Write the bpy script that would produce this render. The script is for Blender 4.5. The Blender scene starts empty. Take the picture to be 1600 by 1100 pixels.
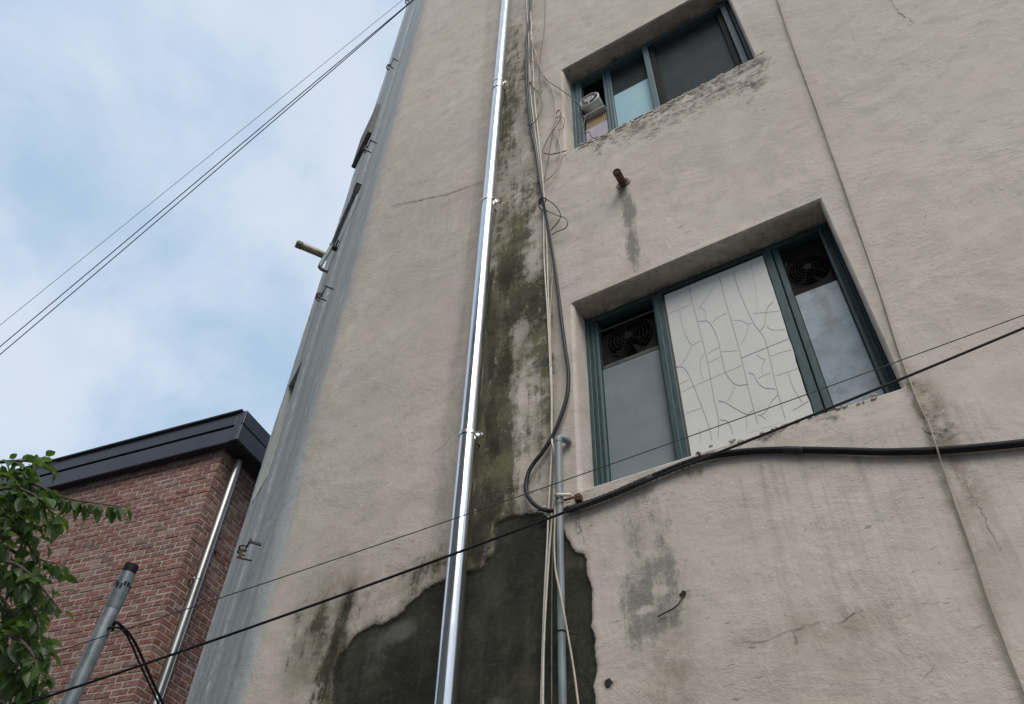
import bpy, math, random
import numpy as np
from mathutils import Vector, Matrix

random.seed(7)
rng = np.random.default_rng(11)
C = bpy.context.scene.collection
SC = bpy.context.scene

# ------------------------------------------------------------------ camera
# World: facade plane y = 0 (street side is y < 0), x to the right along the facade, z up, ground z = 0.
CAM = np.array([0.0, -2.75, 1.6])
VV, VH, PC = np.array([848., -660.]), np.array([-2020., 1700.]), np.array([800., 550.])
F = math.sqrt(-np.dot(VV - PC, VH - PC))
_u = np.append(VV - PC, F); _u /= np.linalg.norm(_u)
_h = np.append(VH - PC, F); _h /= np.linalg.norm(_h)
_n = -np.cross(_u, _h)
AX = np.array([-_h, _n, _u])            # rows: world x, y, z in survey axes (right, down, forward)
cam = bpy.data.cameras.new('camera')
cam.sensor_width = 36.0
cam.lens = 36.0 * F / 1600.0
cam.clip_start = 0.05
cam.clip_end = 2000
camo = bpy.data.objects.new('camera', cam)
C.objects.link(camo)
R = Matrix(((AX[0][0], -AX[0][1], -AX[0][2]), (AX[1][0], -AX[1][1], -AX[1][2]), (AX[2][0], -AX[2][1], -AX[2][2])))
camo.matrix_world = Matrix.Translation(CAM) @ R.to_4x4()
SC.camera = camo

# ------------------------------------------------------------------ sky, sun, exposure
SUN_EL, SUN_AZ = math.radians(48), math.radians(140)   # azimuth clockwise from +y
world = bpy.data.worlds.new('World')
SC.world = world
world.use_nodes = True
wt = world.node_tree
wt.nodes.clear()
def wn(t, **k):
    nd = wt.nodes.new(t)
    for a, b in k.items(): setattr(nd, a, b)
    return nd
sky = wn('ShaderNodeTexSky', sky_type='NISHITA', sun_disc=False)
sky.sun_elevation = SUN_EL; sky.sun_rotation = SUN_AZ; sky.air_density = 1.0; sky.dust_density = 1.6; sky.ozone_density = 1.0
tc = wn('ShaderNodeTexCoord')
sep = wn('ShaderNodeSeparateXYZ'); wt.links.new(tc.outputs['Generated'], sep.inputs[0])
mx = wn('ShaderNodeMath', operation='MAXIMUM'); mx.inputs[1].default_value = 0.0; wt.links.new(sep.outputs['Z'], mx.inputs[0])
ad = wn('ShaderNodeMath', operation='ADD'); ad.inputs[1].default_value = 0.22; wt.links.new(mx.outputs[0], ad.inputs[0])
cz = wn('ShaderNodeCombineXYZ')
for i in range(3): wt.links.new(ad.outputs[0], cz.inputs[i])
dv = wn('ShaderNodeVectorMath', operation='DIVIDE'); wt.links.new(tc.outputs['Generated'], dv.inputs[0]); wt.links.new(cz.outputs[0], dv.inputs[1])
mp = wn('ShaderNodeMapping'); mp.inputs['Location'].default_value = (3.35, 1.25, 0.4); mp.inputs['Rotation'].default_value = (0, 0, 0.5)
wt.links.new(dv.outputs[0], mp.inputs[0])
nz = wn('ShaderNodeTexNoise'); nz.inputs['Scale'].default_value = 2.5; nz.inputs['Detail'].default_value = 9; nz.inputs['Roughness'].default_value = 0.56; nz.inputs['Distortion'].default_value = 0.25
wt.links.new(mp.outputs[0], nz.inputs['Vector'])
rp = wn('ShaderNodeMapRange', interpolation_type='SMOOTHSTEP'); rp.inputs[1].default_value = 0.33; rp.inputs[2].default_value = 0.60
wt.links.new(nz.outputs[0], rp.inputs[0])
rp.inputs[3].default_value = 0.0; rp.inputs[4].default_value = 1.0
cl = wn('ShaderNodeMix', data_type='RGBA')
cl.inputs[6].default_value = (3.05, 4.2, 5.5, 1)       # hazy blue, to soften the clear gaps
cl.inputs[7].default_value = (5.0, 5.58, 6.4, 1)
wt.links.new(rp.outputs[0], cl.inputs[0])
skm = wn('ShaderNodeMix', data_type='RGBA'); skm.inputs[0].default_value = 0.85
wt.links.new(sky.outputs[0], skm.inputs[6]); wt.links.new(cl.outputs[2], skm.inputs[7])
bg = wn('ShaderNodeBackground'); bg.inputs['Strength'].default_value = 0.085
wo = wn('ShaderNodeOutputWorld')
wt.links.new(skm.outputs[2], bg.inputs['Color']); wt.links.new(bg.outputs[0], wo.inputs['Surface'])

sun = bpy.data.lights.new('sun', 'SUN')
sun.energy = 1.5; sun.angle = math.radians(35); sun.color = (1.0, 0.92, 0.82)
suno = bpy.data.objects.new('sun', sun); C.objects.link(suno)
sd = Vector((math.sin(SUN_AZ) * math.cos(SUN_EL), math.cos(SUN_AZ) * math.cos(SUN_EL), math.sin(SUN_EL)))
suno.rotation_euler = sd.to_track_quat('Z', 'Y').to_euler()
suno.location = (6, -20, 30)
vs = SC.view_settings
vs.view_transform = 'Standard'; vs.look = 'None'; vs.exposure = 0.85; vs.gamma = 1.0; vs.use_curve_mapping = False

# ------------------------------------------------------------------ survey helpers (photo survey -> real positions on real planes)
def ray(px, py):
    return AX @ np.array([px - PC[0], py - PC[1], F])
def hit(px, py, P0, N):
    r = ray(px, py); P0 = np.asarray(P0, float); N = np.asarray(N, float)
    return CAM + r * (np.dot(P0 - CAM, N) / np.dot(r, N))
def W(px, py, off=0.0):                 # on the facade, 'off' metres behind it
    return hit(px, py, (0, off, 0), (0, 1, 0))
def far(px, py, dist):                  # at a horizontal distance
    r = ray(px, py); return CAM + r * dist / np.linalg.norm(r[:2])
S32 = math.sqrt(0.75)
XC = -3.35
BP0 = np.array([XC, 0, 0.]); BD = np.array([-S32, 0.5, 0]); BN = np.array([-0.5, -S32, 0])   # side face: along, outward
BEND = 1.885
def B(px, py, off=0.0):                 # on the side face, 'off' metres proud of it
    return hit(px, py, BP0 + BN * off, BN)

# ------------------------------------------------------------------ mesh helpers
class MB:
    def __init__(s): s.v = []; s.f = []
    def add(s, v, f):
        b = len(s.v); s.v += [tuple(map(float, p)) for p in v]; s.f += [tuple(i + b for i in q) for q in f]; return s
    def box(s, c, e, ax=None, ch=0.0):
        """box with centre c, full sizes e along axes ax; ch chamfers the edges"""
        A = [np.array(a, float) for a in (ax or ((1, 0, 0), (0, 1, 0), (0, 0, 1)))]
        c = np.array(c, float); h = [x / 2 for x in e]
        if ch <= 0:
            v = [c + A[0] * h[0] * i + A[1] * h[1] * j + A[2] * h[2] * k for k in (-1, 1) for j in (-1, 1) for i in (-1, 1)]
            f = [(0, 2, 3, 1), (4, 5, 7, 6), (0, 1, 5, 4), (2, 6, 7, 3), (0, 4, 6, 2), (1, 3, 7, 5)]
            return s.add(v, f)
        v = []; idx = {}
        for k in (-1, 1):
            for j in (-1, 1):
                for i in (-1, 1):
                    for w in range(3):
                        q = [h[0] * i, h[1] * j, h[2] * k]; sg = (i, j, k)
                        for m in range(3):
                            if m != w: q[m] -= ch * sg[m]
                        idx[(i, j, k, w)] = len(v); v.append(c + A[0] * q[0] + A[1] * q[1] + A[2] * q[2])
        f = []
        g = lambda i, j, k, w: idx[(i, j, k, w)]
        for a in (-1, 1):
            q = [g(a, -1, -1, 0), g(a, 1, -1, 0), g(a, 1, 1, 0), g(a, -1, 1, 0)]; f.append(q if a > 0 else q[::-1])
            q = [g(-1, a, -1, 1), g(-1, a, 1, 1), g(1, a, 1, 1), g(1, a, -1, 1)]; f.append(q if a > 0 else q[::-1])
            q = [g(-1, -1, a, 2), g(1, -1, a, 2), g(1, 1, a, 2), g(-1, 1, a, 2)]; f.append(q if a > 0 else q[::-1])
        for a in (-1, 1):
            for b in (-1, 1):
                f.append((g(-1, a, b, 1), g(1, a, b, 1), g(1, a, b, 2), g(-1, a, b, 2)))
                f.append((g(a, -1, b, 0), g(a, 1, b, 0), g(a, 1, b, 2), g(a, -1, b, 2)))
                f.append((g(a, b, -1, 0), g(a, b, 1, 0), g(a, b, 1, 1), g(a, b, -1, 1)))
        for i in (-1, 1):
            for j in (-1, 1):
                for k in (-1, 1): f.append((g(i, j, k, 0), g(i, j, k, 1), g(i, j, k, 2)))
        return s.add(v, f)
    def tube(s, pts, r, n=8, caps=True, closed=False):
        P = [np.array(p, float) for p in pts]; m = len(P)
        rr = r if hasattr(r, '__len__') else [r] * m
        v = []; f = []; up = None
        for i in range(m):
            a = P[(i - 1) % m] if (closed or i > 0) else P[i]; b = P[(i + 1) % m] if (closed or i < m - 1) else P[i]
            t = b - a; t /= (np.linalg.norm(t) + 1e-12)
            if up is None:
                up = np.array([0, 0, 1.]) if abs(t[2]) < 0.9 else np.array([1., 0, 0])
            x = up - t * np.dot(up, t); x /= (np.linalg.norm(x) + 1e-12); up = x; y = np.cross(t, x)
            for k in range(n):
                an = 2 * math.pi * k / n
                v.append(P[i] + (x * math.cos(an) + y * math.sin(an)) * rr[i])
        for i in range(m if closed else m - 1):
            j = (i + 1) % m
            for k in range(n):
                l = (k + 1) % n; f.append((i * n + k, i * n + l, j * n + l, j * n + k))
        if caps and not closed:
            f.append(tuple(range(n))[::-1]); f.append(tuple((m - 1) * n + k for k in range(n)))
        return s.add(v, f)
    def ring(s, c, axis, R_, r, n=32, k=6):
        c = np.array(c, float); a = np.array(axis, float); a /= np.linalg.norm(a)
        x = np.cross(a, (0, 0, 1)) if abs(a[2]) < 0.9 else np.cross(a, (1, 0, 0)); x /= np.linalg.norm(x); y = np.cross(a, x)
        return s.tube([c + (x * math.cos(2 * math.pi * i / n) + y * math.sin(2 * math.pi * i / n)) * R_ for i in range(n)], r, k, closed=True)
    def build(s, name, mat=None, parent=None, smooth=False, label=None, kind=None):
        me = bpy.data.meshes.new(name)
        o0 = np.zeros(3)
        if parent is not None: o0 = ORG.get(parent.name, np.zeros(3))
        me.from_pydata([(p[0] - o0[0], p[1] - o0[1], p[2] - o0[2]) for p in s.v], [], s.f)
        me.update()
        if smooth:
            me.polygons.foreach_set('use_smooth', [True] * len(me.polygons))
            try: me.set_sharp_from_angle(angle=math.radians(42))
            except Exception: pass
        if mat: me.materials.append(mat)
        o = bpy.data.objects.new(name, me); C.objects.link(o)
        if parent is not None:
            o.parent = parent; ORG[o.name] = o0
        if label: o['label'] = label
        if kind: o['kind'] = kind
        return o
ORG = {}
def tag(o, label=None, cat=None, group=None, kind=None):
    for k, v in (('label', label), ('category', cat), ('group', group), ('kind', kind)):
        if v: o[k] = v
    return o
def thing(name, loc, label, cat, group=None):
    o = bpy.data.objects.new(name, None); o.empty_display_size = 0.1
    C.objects.link(o); o.location = tuple(map(float, loc)); ORG[o.name] = np.array(loc, float)
    return tag(o, label, cat, group)
def spline(pts, step=6):
    P = [np.array(p, float) for p in pts]; out = []
    P = [2 * P[0] - P[1]] + P + [2 * P[-1] - P[-2]]
    for i in range(1, len(P) - 2):
        for k in range(step):
            t = k / step; a, b, c, d = P[i - 1:i + 3]
            out.append(0.5 * ((2 * b) + (c - a) * t + (2 * a - 5 * b + 4 * c - d) * t * t + (3 * b - a - 3 * c + d) * t ** 3))
    out.append(P[-2]); return out

# ------------------------------------------------------------------ materials
class NT:
    def __init__(s, name):
        s.m = bpy.data.materials.new(name); s.m.use_nodes = True; s.t = s.m.node_tree; s.t.nodes.clear()
        s.out = s.t.nodes.new('ShaderNodeOutputMaterial'); s.obj = None
    def n(s, t, props=None, **ins):
        nd = s.t.nodes.new(t)
        for k, v in (props or {}).items(): setattr(nd, k, v)
        for k, v in ins.items():
            key = int(k[1:]) if k[0] == 'i' and k[1:].isdigit() else k.replace('_', ' ')
            s.set(nd.inputs[key], v)
        return nd
    def set(s, sock, v):
        if hasattr(v, 'is_output') or isinstance(v, bpy.types.NodeSocket): s.t.links.new(v, sock)
        else: sock.default_value = v
    def co(s):
        if s.obj is None: s.obj = s.t.nodes.new('ShaderNodeTexCoord')
        return s.obj.outputs['Object']
    def noise(s, scale, detail=4, rough=0.5, vec=None, st=None, dist=0.0):
        v = vec or s.co()
        if st: v = s.n('ShaderNodeMapping', Vector=v, Scale=st).outputs[0]
        return s.n('ShaderNodeTexNoise', Vector=v, Scale=scale, Detail=detail, Roughness=rough, Distortion=dist).outputs[0]
    def attr(s, name):
        return s.n('ShaderNodeAttribute', {'attribute_name': name}).outputs['Fac']
    def math(s, op, a, b=0.0, c=0.0, clamp=False):
        nd = s.n('ShaderNodeMath', {'operation': op, 'use_clamp': clamp}); s.set(nd.inputs[0], a); s.set(nd.inputs[1], b); s.set(nd.inputs[2], c); return nd.outputs[0]
    def ss(s, v, lo, hi, a=0.0, b=1.0):
        nd = s.n('ShaderNodeMapRange', {'interpolation_type': 'SMOOTHSTEP'})
        s.set(nd.inputs[0], v); s.set(nd.inputs[1], lo); s.set(nd.inputs[2], hi); s.set(nd.inputs[3], a); s.set(nd.inputs[4], b); return nd.outputs[0]
    def mix(s, fac, a, b, mode='MIX'):
        nd = s.n('ShaderNodeMix', {'data_type': 'RGBA', 'blend_type': mode})
        s.set(nd.inputs[0], fac); s.set(nd.inputs[6], col(a)); s.set(nd.inputs[7], col(b)); return nd.outputs[2]
    def bump(s, h, strength=0.3, dist=0.01, normal=None):
        nd = s.n('ShaderNodeBump', Height=h, Strength=strength, Distance=dist)
        if normal: s.set(nd.inputs['Normal'], normal)
        return nd.outputs[0]
    def done(s, **k):
        p = s.n('ShaderNodeBsdfPrincipled')
        for a, b in k.items(): s.set(p.inputs[a.replace('_', ' ')], col(b) if a == 'Base_Color' else b)
        s.t.links.new(p.outputs[0], s.out.inputs[0]); s.p = p; return s.m
def col(c):
    if isinstance(c, (tuple, list)) and len(c) == 3: return (*c, 1.0)
    return c
def simple(name, c1, c2, scale=20, rough=0.6, metal=0.0, bumps=0.15, st=None, spec=0.5, thr=(0.35, 0.65), rr=0.1):
    t = NT(name); nz_ = t.noise(scale, 6, 0.6, st=st)
    c = t.mix(t.ss(nz_, *thr), c1, c2)
    n2 = t.noise(scale * 6, 3)
    return t.done(Base_Color=c, Roughness=t.ss(nz_, .2, .8, rough - rr, rough + rr), Metallic=metal,
                  Specular_IOR_Level=spec, Normal=t.bump(n2, bumps, 0.004))

def make_wall_mat():
    t = NT('weathered stucco')
    n1 = t.noise(1.1, 5, 0.55); n2 = t.noise(7, 7, 0.6); n3 = t.noise(55, 5, 0.6)
    trow = t.noise(5, 5, 0.55, st=(0.6, 1, 1.9), dist=0.9)
    drips = t.noise(1.0, 6, 0.66, st=(24, 24, 0.9)); fine = t.noise(150, 3, 0.6)
    vst = t.noise(1.0, 6, 0.65, st=(26, 26, 2.4))
    c = t.mix(t.ss(n1, .34, .68), (.530, .474, .423), (.585, .532, .480))
    c = t.mix(t.ss(n2, .38, .70, 0, .75), c, (.455, .408, .362))
    c = t.mix(t.ss(trow, .52, .75, 0, .20), c, (.30, .27, .24))
    big = t.noise(.55, 4, .6, dist=.5)
    c = t.mix(t.ss(big, .40, .66, 0, .42), c, (.435, .397, .360))
    scf = t.math('MULTIPLY', t.ss(t.noise(34, 6, .72, st=(.6, 1, 1.5), dist=1.2), .56, .70), t.ss(t.noise(1.9, 4, .6), .50, .66))
    c = t.mix(t.math('MULTIPLY', scf, .58), c, (.22, .20, .175))
    chip = t.noise(17, 4, .6, st=(.8, 1, 3.2), dist=.5)
    chf = t.math('MULTIPLY', t.ss(chip, .640, .70), t.ss(n1, .38, .58))
    c = t.mix(t.math('MULTIPLY', chf, .62), c, (.19, .165, .14))
    c = t.mix(t.ss(n3, .57, .74, 0, .50), c, (.27, .245, .22))
    c = t.mix(t.ss(n3, .24, .40, .35, 0), c, (.60, .555, .51))
    # pits and specks
    sp = t.noise(26, 2, 0.5)
    c = t.mix(t.ss(sp, .715, .76, 0, .5), c, (.16, .145, .13))
    # water drips
    dr = t.math('MULTIPLY', t.ss(drips, .45, .72), t.attr('drip'))
    c = t.mix(t.math('MULTIPLY', dr, 0.5), c, (.215, .19, .165))
    # yellowish run-off, and the contact shade painted along wires and cable
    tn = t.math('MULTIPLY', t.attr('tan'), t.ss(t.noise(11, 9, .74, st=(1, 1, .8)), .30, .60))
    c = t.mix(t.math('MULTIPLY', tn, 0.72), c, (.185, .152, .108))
    # patches where old grey-green paint shows
    gn = t.math('ADD', t.attr('grey'), t.math('MULTIPLY', t.math('SUBTRACT', t.math('ADD', t.math('MULTIPLY', t.noise(30, 9, .80, st=(1, 1, .75)), .62), t.math('MULTIPLY', vst, .38)), .5), 2.3))
    gf = t.math('MULTIPLY', t.ss(gn, .36, .80, 0, .92), t.ss(t.attr('grey'), .02, .12))
    c = t.mix(gf, c, t.mix(t.ss(n3, .3, .7), (.165, .165, .145), (.235, .232, .205)))
    # moss and algae strip
    ms = t.math('ADD', t.attr('moss'), t.math('MULTIPLY', t.math('SUBTRACT', t.math('ADD', t.math('MULTIPLY', vst, .38), t.math('MULTIPLY', t.noise(9, 9, .74), .62)), .5), 2.5))
    c = t.mix(t.math('MULTIPLY', t.ss(t.attr('moss'), .05, .75, 0, .72), t.ss(t.noise(4, 7, .66, st=(1, 1, .7)), .30, .60)), c, (.165, .152, .115))
    mf = t.math('MULTIPLY', t.ss(ms, .50, .88), t.ss(t.attr('moss'), .02, .22))
    mc = t.mix(t.ss(t.noise(5, 5, .6), .38, .62), (.040, .040, .027), (.098, .100, .045))
    c = t.mix(t.math('MULTIPLY', mf, 0.90), c, mc)
    pl = t.math('MULTIPLY', t.ss(t.noise(13, 10, .78, st=(1, 1, .7)), .575, .63), t.ss(t.attr('moss'), .10, .35))
    c = t.mix(t.math('MULTIPLY', pl, .72), c, (.40, .365, .305))
    # black mould under sills, scabby
    so = t.math('ADD', t.attr('soot'), t.math('MULTIPLY', t.math('SUBTRACT', t.math('ADD', t.math('MULTIPLY', t.noise(10, 10, .74, st=(.8, 1, 1.25)), .72), t.math('MULTIPLY', t.noise(44, 6, .72, st=(.7, 1, 1.2)), .28)), .5), 3.2))
    sf = t.math('MULTIPLY', t.ss(so, .36, .92), t.ss(t.attr('soot'), .02, .22))
    c = t.mix(t.math('MULTIPLY', sf, .92), c, t.mix(t.ss(n3, .35, .65), (.040, .036, .030), (.105, .095, .080)))
    # black-green patches
    bk_ = t.math('ADD', t.attr('black'), t.math('MULTIPLY', t.math('SUBTRACT', t.math('ADD', t.math('MULTIPLY', vst, .32), t.math('MULTIPLY', t.noise(24, 9, .78, st=(1, 1, .8)), .68)), .5), 2.5))
    kf = t.math('MULTIPLY', t.ss(bk_, .40, .74), t.ss(t.attr('black'), .03, .16))
    c = t.mix(t.math('MULTIPLY', kf, .93), c, t.mix(t.ss(n2, .35, .65), (.024, .023, .016), (.062, .058, .038)))
    # blue-grey paint of the side face
    bn = t.math('ADD', t.attr('blue'), t.math('MULTIPLY', t.math('SUBTRACT', t.noise(3.2, 5, .6), .5), .55))
    bf = t.ss(bn, .25, .75)
    vs2 = t.noise(1.0, 5, .6, st=(9, 9, .35)); vs3 = t.noise(1.0, 4, .6, st=(30, 30, .5))
    bc = t.mix(t.ss(vs2, .35, .68), (.385, .418, .420), (.475, .503, .503))
    bc = t.mix(t.ss(vs3, .54, .74, 0, .42), bc, (.19, .21, .21))
    c_l = t.math('MULTIPLY', t.attr('line'), t.ss(vs2, .30, .55))
    bc = t.mix(t.math('MULTIPLY', c_l, .45), bc, (.085, .095, .095))
    c = t.mix(bf, c, bc)
    st_ = t.math('MULTIPLY', t.attr('streak'), t.ss(t.noise(18, 6, .7, st=(1, 1, .7)), .46, .56))
    c = t.mix(t.math('MULTIPLY', st_, .95), c, (.72, .75, .74))
    # bare dark cement where the render has fallen off
    dn = t.math('ADD', t.attr('dark'), t.math('MULTIPLY', t.math('SUBTRACT', t.noise(60, 4, .7), .5), .018))
    df = t.ss(dn, .496, .504)
    dc = t.mix(t.ss(t.noise(3.2, 7, .62), .36, .66), (.014, .015, .010), (.038, .037, .027))
    dc = t.mix(t.ss(t.noise(2.2, 6, .6, st=(1.5, 1, .7)), .56, .72, 0, .7), dc, (.040, .050, .024))
    dc = t.mix(t.ss(t.noise(6, 8, .7, dist=.6), .50, .72, 0, .55), dc, (.078, .072, .056))
    dc = t.mix(t.ss(t.noise(1.0, 6, .66, st=(10, 10, 1.3)), .50, .70, 0, .5), dc, (.062, .062, .050))
    pale = t.math('ADD', t.attr('pale'), t.math('MULTIPLY', t.math('SUBTRACT', t.noise(10, 7, .68, st=(1, 1, .7)), .5), 1.1))
    dc = t.mix(t.math('MULTIPLY', t.ss(pale, .40, .85), t.ss(t.attr('pale'), .02, .25)), dc, (.098, .100, .086))
    dc = t.mix(t.ss(n3, .56, .76, 0, .45), dc, (.10, .095, .08))
    rim = t.math('MULTIPLY', t.ss(dn, .482, .496), t.math('SUBTRACT', 1.0, df))
    c = t.mix(t.math('MULTIPLY', rim, t.ss(n2, .48, .70, 0, .08)), c, (.47, .44, .39))
    c = t.mix(df, c, dc)
    h = t.math('ADD', t.math('MULTIPLY', t.noise(42, 6, .62), .55), t.math('MULTIPLY', fine, .35))
    h = t.math('ADD', h, t.math('MULTIPLY', trow, .28))
    h = t.math('SUBTRACT', h, t.math('MULTIPLY', scf, .30))
    h = t.math('SUBTRACT', h, t.math('MULTIPLY', chf, .35))
    h = t.math('ADD', h, t.math('MULTIPLY', t.noise(13, 6, .6, st=(.7, 1, 1.5), dist=.8), .40))
    h = t.math('SUBTRACT', h, t.math('MULTIPLY', sf, .35))
    h = t.math('SUBTRACT', h, t.math('MULTIPLY', gf, .2))
    h = t.math('MULTIPLY', h, t.ss(t.noise(1.7, 5, .6, dist=.6), .36, .66, .35, 1.25))
    nrm = t.bump(h, 0.46, 0.014)
    return t.done(Base_Color=c, Roughness=t.math('SUBTRACT', .93, t.math('MULTIPLY', df, .22)), Specular_IOR_Level=.25, Normal=nrm)

M = {}
M['wall'] = make_wall_mat()
M['crack'] = simple('crack shadow', (.13, .108, .088), (.26, .22, .185), 30, .95)
M['frame'] = simple('green window paint', (.018, .046, .050), (.034, .074, .078), 14, .5, 0, .2, st=(4, 4, 1), thr=(.3, .7))
M['frame2'] = simple('faded green window paint', (.040, .082, .100), (.068, .120, .142), 14, .5, 0, .2, st=(4, 4, 1), thr=(.3, .7))
M['wornwood'] = simple('worn brown edge', (.11, .085, .06), (.17, .14, .11), 30, .8)
M['interior'] = simple('dark interior', (.012, .012, .012), (.02, .019, .018), 5, .9)
M['fan_dark'] = simple('grimy black plastic', (.006, .006, .0055), (.014, .013, .012), 20, .7, spec=.15)
M['fan_grey'] = simple('grimy grey plastic', (.045, .045, .040), (.085, .082, .072), 18, .6)
M['grille'] = simple('greasy wire grille', (.009, .009, .008), (.019, .018, .016), 40, .7, .0, spec=.1)
M['blade'] = simple('dark fan blade', (.010, .010, .009), (.020, .019, .017), 20, .7, spec=.1)
M['fan_white'] = simple('off white plastic', (.42, .43, .42), (.56, .56, .54), 14, .45)
M['black'] = simple('black rubber', (.006, .0065, .008), (.012, .013, .016), 30, .6, 0, .2, spec=.2)
M['blackblue'] = simple('weathered black sheath', (.012, .014, .018), (.030, .034, .042), 25, .55, 0, .2, spec=.3)
M['wire_white'] = simple('old white wire', (.46, .44, .385), (.62, .60, .53), 12, .6)
M['wire_beige'] = simple('yellowed wire', (.34, .29, .21), (.46, .40, .30), 12, .6)
M['wire_dirty'] = simple('grimy beige wire', (.22, .19, .145), (.38, .335, .26), 2.5, .7)
M['wire_brown'] = simple('brown wire', (.075, .055, .038), (.14, .105, .07), 12, .6)
M['wire_grey'] = simple('grey wire', (.10, .105, .105), (.17, .175, .175), 12, .6)
M['conduit'] = simple('grey plastic conduit', (.135, .170, .180), (.205, .245, .255), 5, .5, 0, .1, st=(3, 3, 1))
M['rust'] = simple('rusty iron', (.060, .030, .017), (.15, .075, .04), 40, .85, .2, .5)
M['rustlight'] = simple('rust stained metal', (.16, .12, .08), (.34, .31, .26), 30, .6, .3, .3)
M['galv'] = simple('galvanised steel', (.145, .175, .19), (.255, .29, .305), 9, .45, .35, .2, thr=(.3, .7))
M['darkmetal'] = simple('dark bracket metal', (.025, .025, .025), (.075, .065, .055), 40, .6, .5, .3)
M['panel'] = simple('charcoal cladding panel', (.044, .050, .070), (.056, .063, .086), 4, .38, .1, .03)
M['panelgap'] = simple('cladding joint', (.006, .006, .008), (.01, .01, .012), 10, .8)
M['soffit'] = simple('dark soffit', (.022, .021, .023), (.035, .032, .033), 8, .8)
M['hood'] = simple('grey brown metal', (.085, .080, .070), (.125, .118, .103), 8, .7)
M['mortar'] = simple('mortar', (.40, .36, .325), (.50, .46, .42), 30, .95, 0, .5)
M['opp'] = simple('grey render', (.26, .26, .255), (.32, .32, .31), 3, .9)
M['asphalt'] = simple('asphalt', (.045, .045, .046), (.065, .065, .065), 30, .9, 0, .4)
M['pave'] = simple('concrete paving', (.26, .25, .24), (.34, .33, .31), 12, .9, 0, .3)
M['lead'] = simple('thin dark lines', (.13, .14, .14), (.20, .21, .21), 60, .6)
M['bark'] = simple('bark', (.06, .048, .036), (.12, .10, .08), 30, .9, 0, .6)
M['lilac'] = simple('lilac board', (.36, .33, .40), (.44, .41, .47), 8, .6)
M['mat'] = simple('bamboo slat', (.24, .17, .085), (.36, .27, .14), 30, .7)
M['boiler'] = simple('brass flue', (.22, .19, .14), (.34, .31, .25), 20, .45, .5, .2)

def steel(name, rough):
    t = NT(name); a = t.noise(3, 5, .6, st=(1, 1, .3)); b = t.noise(60, 3, .6, st=(1, 1, .08))
    return t.done(Base_Color=t.mix(t.ss(a, .3, .7), (.62, .625, .63), (.76, .77, .78)), Metallic=1.0,
                  Roughness=t.ss(b, .25, .75, rough, rough + .10), Normal=t.bump(t.noise(2.2, 3, .5, st=(1, 1, .5)), .05, .02))
M['steel'] = steel('bright steel', .11)
M['steel2'] = steel('satin steel', .24)
M['steel3'] = simple('dull steel', (.42, .415, .40), (.52, .51, .49), 6, .36, 1.0, .03, st=(3, 3, .4), rr=.05)

def board(name, c1, c2, dirt, dcol, coat=0.6):
    t = NT(name); a = t.noise(2.4, 5, .6); b = t.noise(7, 8, .7); sp = t.noise(60, 3, .6)
    c = t.mix(t.ss(a, .3, .7), c1, c2); c = t.mix(t.ss(b, .44, .72, 0, dirt), c, dcol); c = t.mix(t.ss(sp, .56, .72, 0, dirt * .5), c, dcol)
    return t.done(Base_Color=c, Roughness=.45, Coat_Weight=coat, Coat_Roughness=.12, Specular_IOR_Level=.5)
M['board_grey'] = board('grey frosted pane', (.155, .190, .208), (.195, .230, .248), .28, (.075, .09, .10))
M['board_blue'] = board('dirty frosted pane', (.225, .285, .33), (.37, .435, .49), .50, (.055, .07, .085))
M['board_white'] = board('white sheet', (.545, .560, .545), (.595, .605, .590), .12, (.37, .40, .405), .12)
M['board_sky'] = board('pale blue sheet', (.26, .46, .52), (.33, .53, .58), .18, (.22, .38, .42), .3)
M['screen'] = board('dark insect screen', (.018, .025, .025), (.028, .037, .037), .5, (.045, .056, .055), .0)
M['screen'].node_tree.nodes['Principled BSDF'].inputs['Specular IOR Level'].default_value = .12
def glass():
    t = NT('window glass')
    return t.done(Base_Color=(.02, .025, .027), Roughness=.08, Specular_IOR_Level=.6)
M['glass'] = glass()

def brick_mat(name, island):
    t = NT(name)
    r = t.n('ShaderNodeNewGeometry').outputs['Random Per Island'] if island else t.n('ShaderNodeObjectInfo').outputs['Random']
    rmp = t.n('ShaderNodeValToRGB', Fac=r); e = rmp.color_ramp; e.interpolation = 'CONSTANT'
    pal = [(0, (.185, .080, .064)), (.16, (.215, .098, .078)), (.34, (.180, .088, .074)), (.48, (.200, .110, .094)), (.62, (.225, .112, .086)),
           (.74, (.160, .098, .088)), (.84, (.25, .175, .148)), (.92, (.235, .105, .070)), (.96, (.165, .070, .056))]
    e.elements[0].position = 0; e.elements[0].color = (*pal[0][1], 1); e.elements[1].position = pal[1][0]; e.elements[1].color = (*pal[1][1], 1)
    for p, c in pal[2:]:
        q = e.elements.new(p); q.color = (*c, 1)
    off = t.n('ShaderNodeCombineXYZ', X=t.math('MULTIPLY', r, 37.0), Y=t.math('MULTIPLY', r, 91.0), Z=t.math('MULTIPLY', r, 13.0)).outputs[0]
    v = t.n('ShaderNodeVectorMath', {'operation': 'ADD'}); t.set(v.inputs[0], t.co()); t.set(v.inputs[1], off)
    a = t.noise(24, 6, .68, vec=v.outputs[0]); b = t.noise(90, 4, .6, vec=v.outputs[0])
    c = t.mix(t.ss(a, .44, .74, 0, .72), rmp.outputs[0], (.36, .300, .272))
    c = t.mix(t.ss(b, .60, .74, 0, .5), c, (.07, .05, .045))
    c = t.mix(1.0, c, (1.16, 1.14, 1.14), 'MULTIPLY')
    return t.done(Base_Color=c, Roughness=.9, Specular_IOR_Level=.2, Normal=t.bump(t.math('ADD', a, t.math('MULTIPLY', b, .5)), .5, .008))
M['brick'] = brick_mat('brick face', False)
M['brick_far'] = brick_mat('brick face joined', True)

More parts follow.
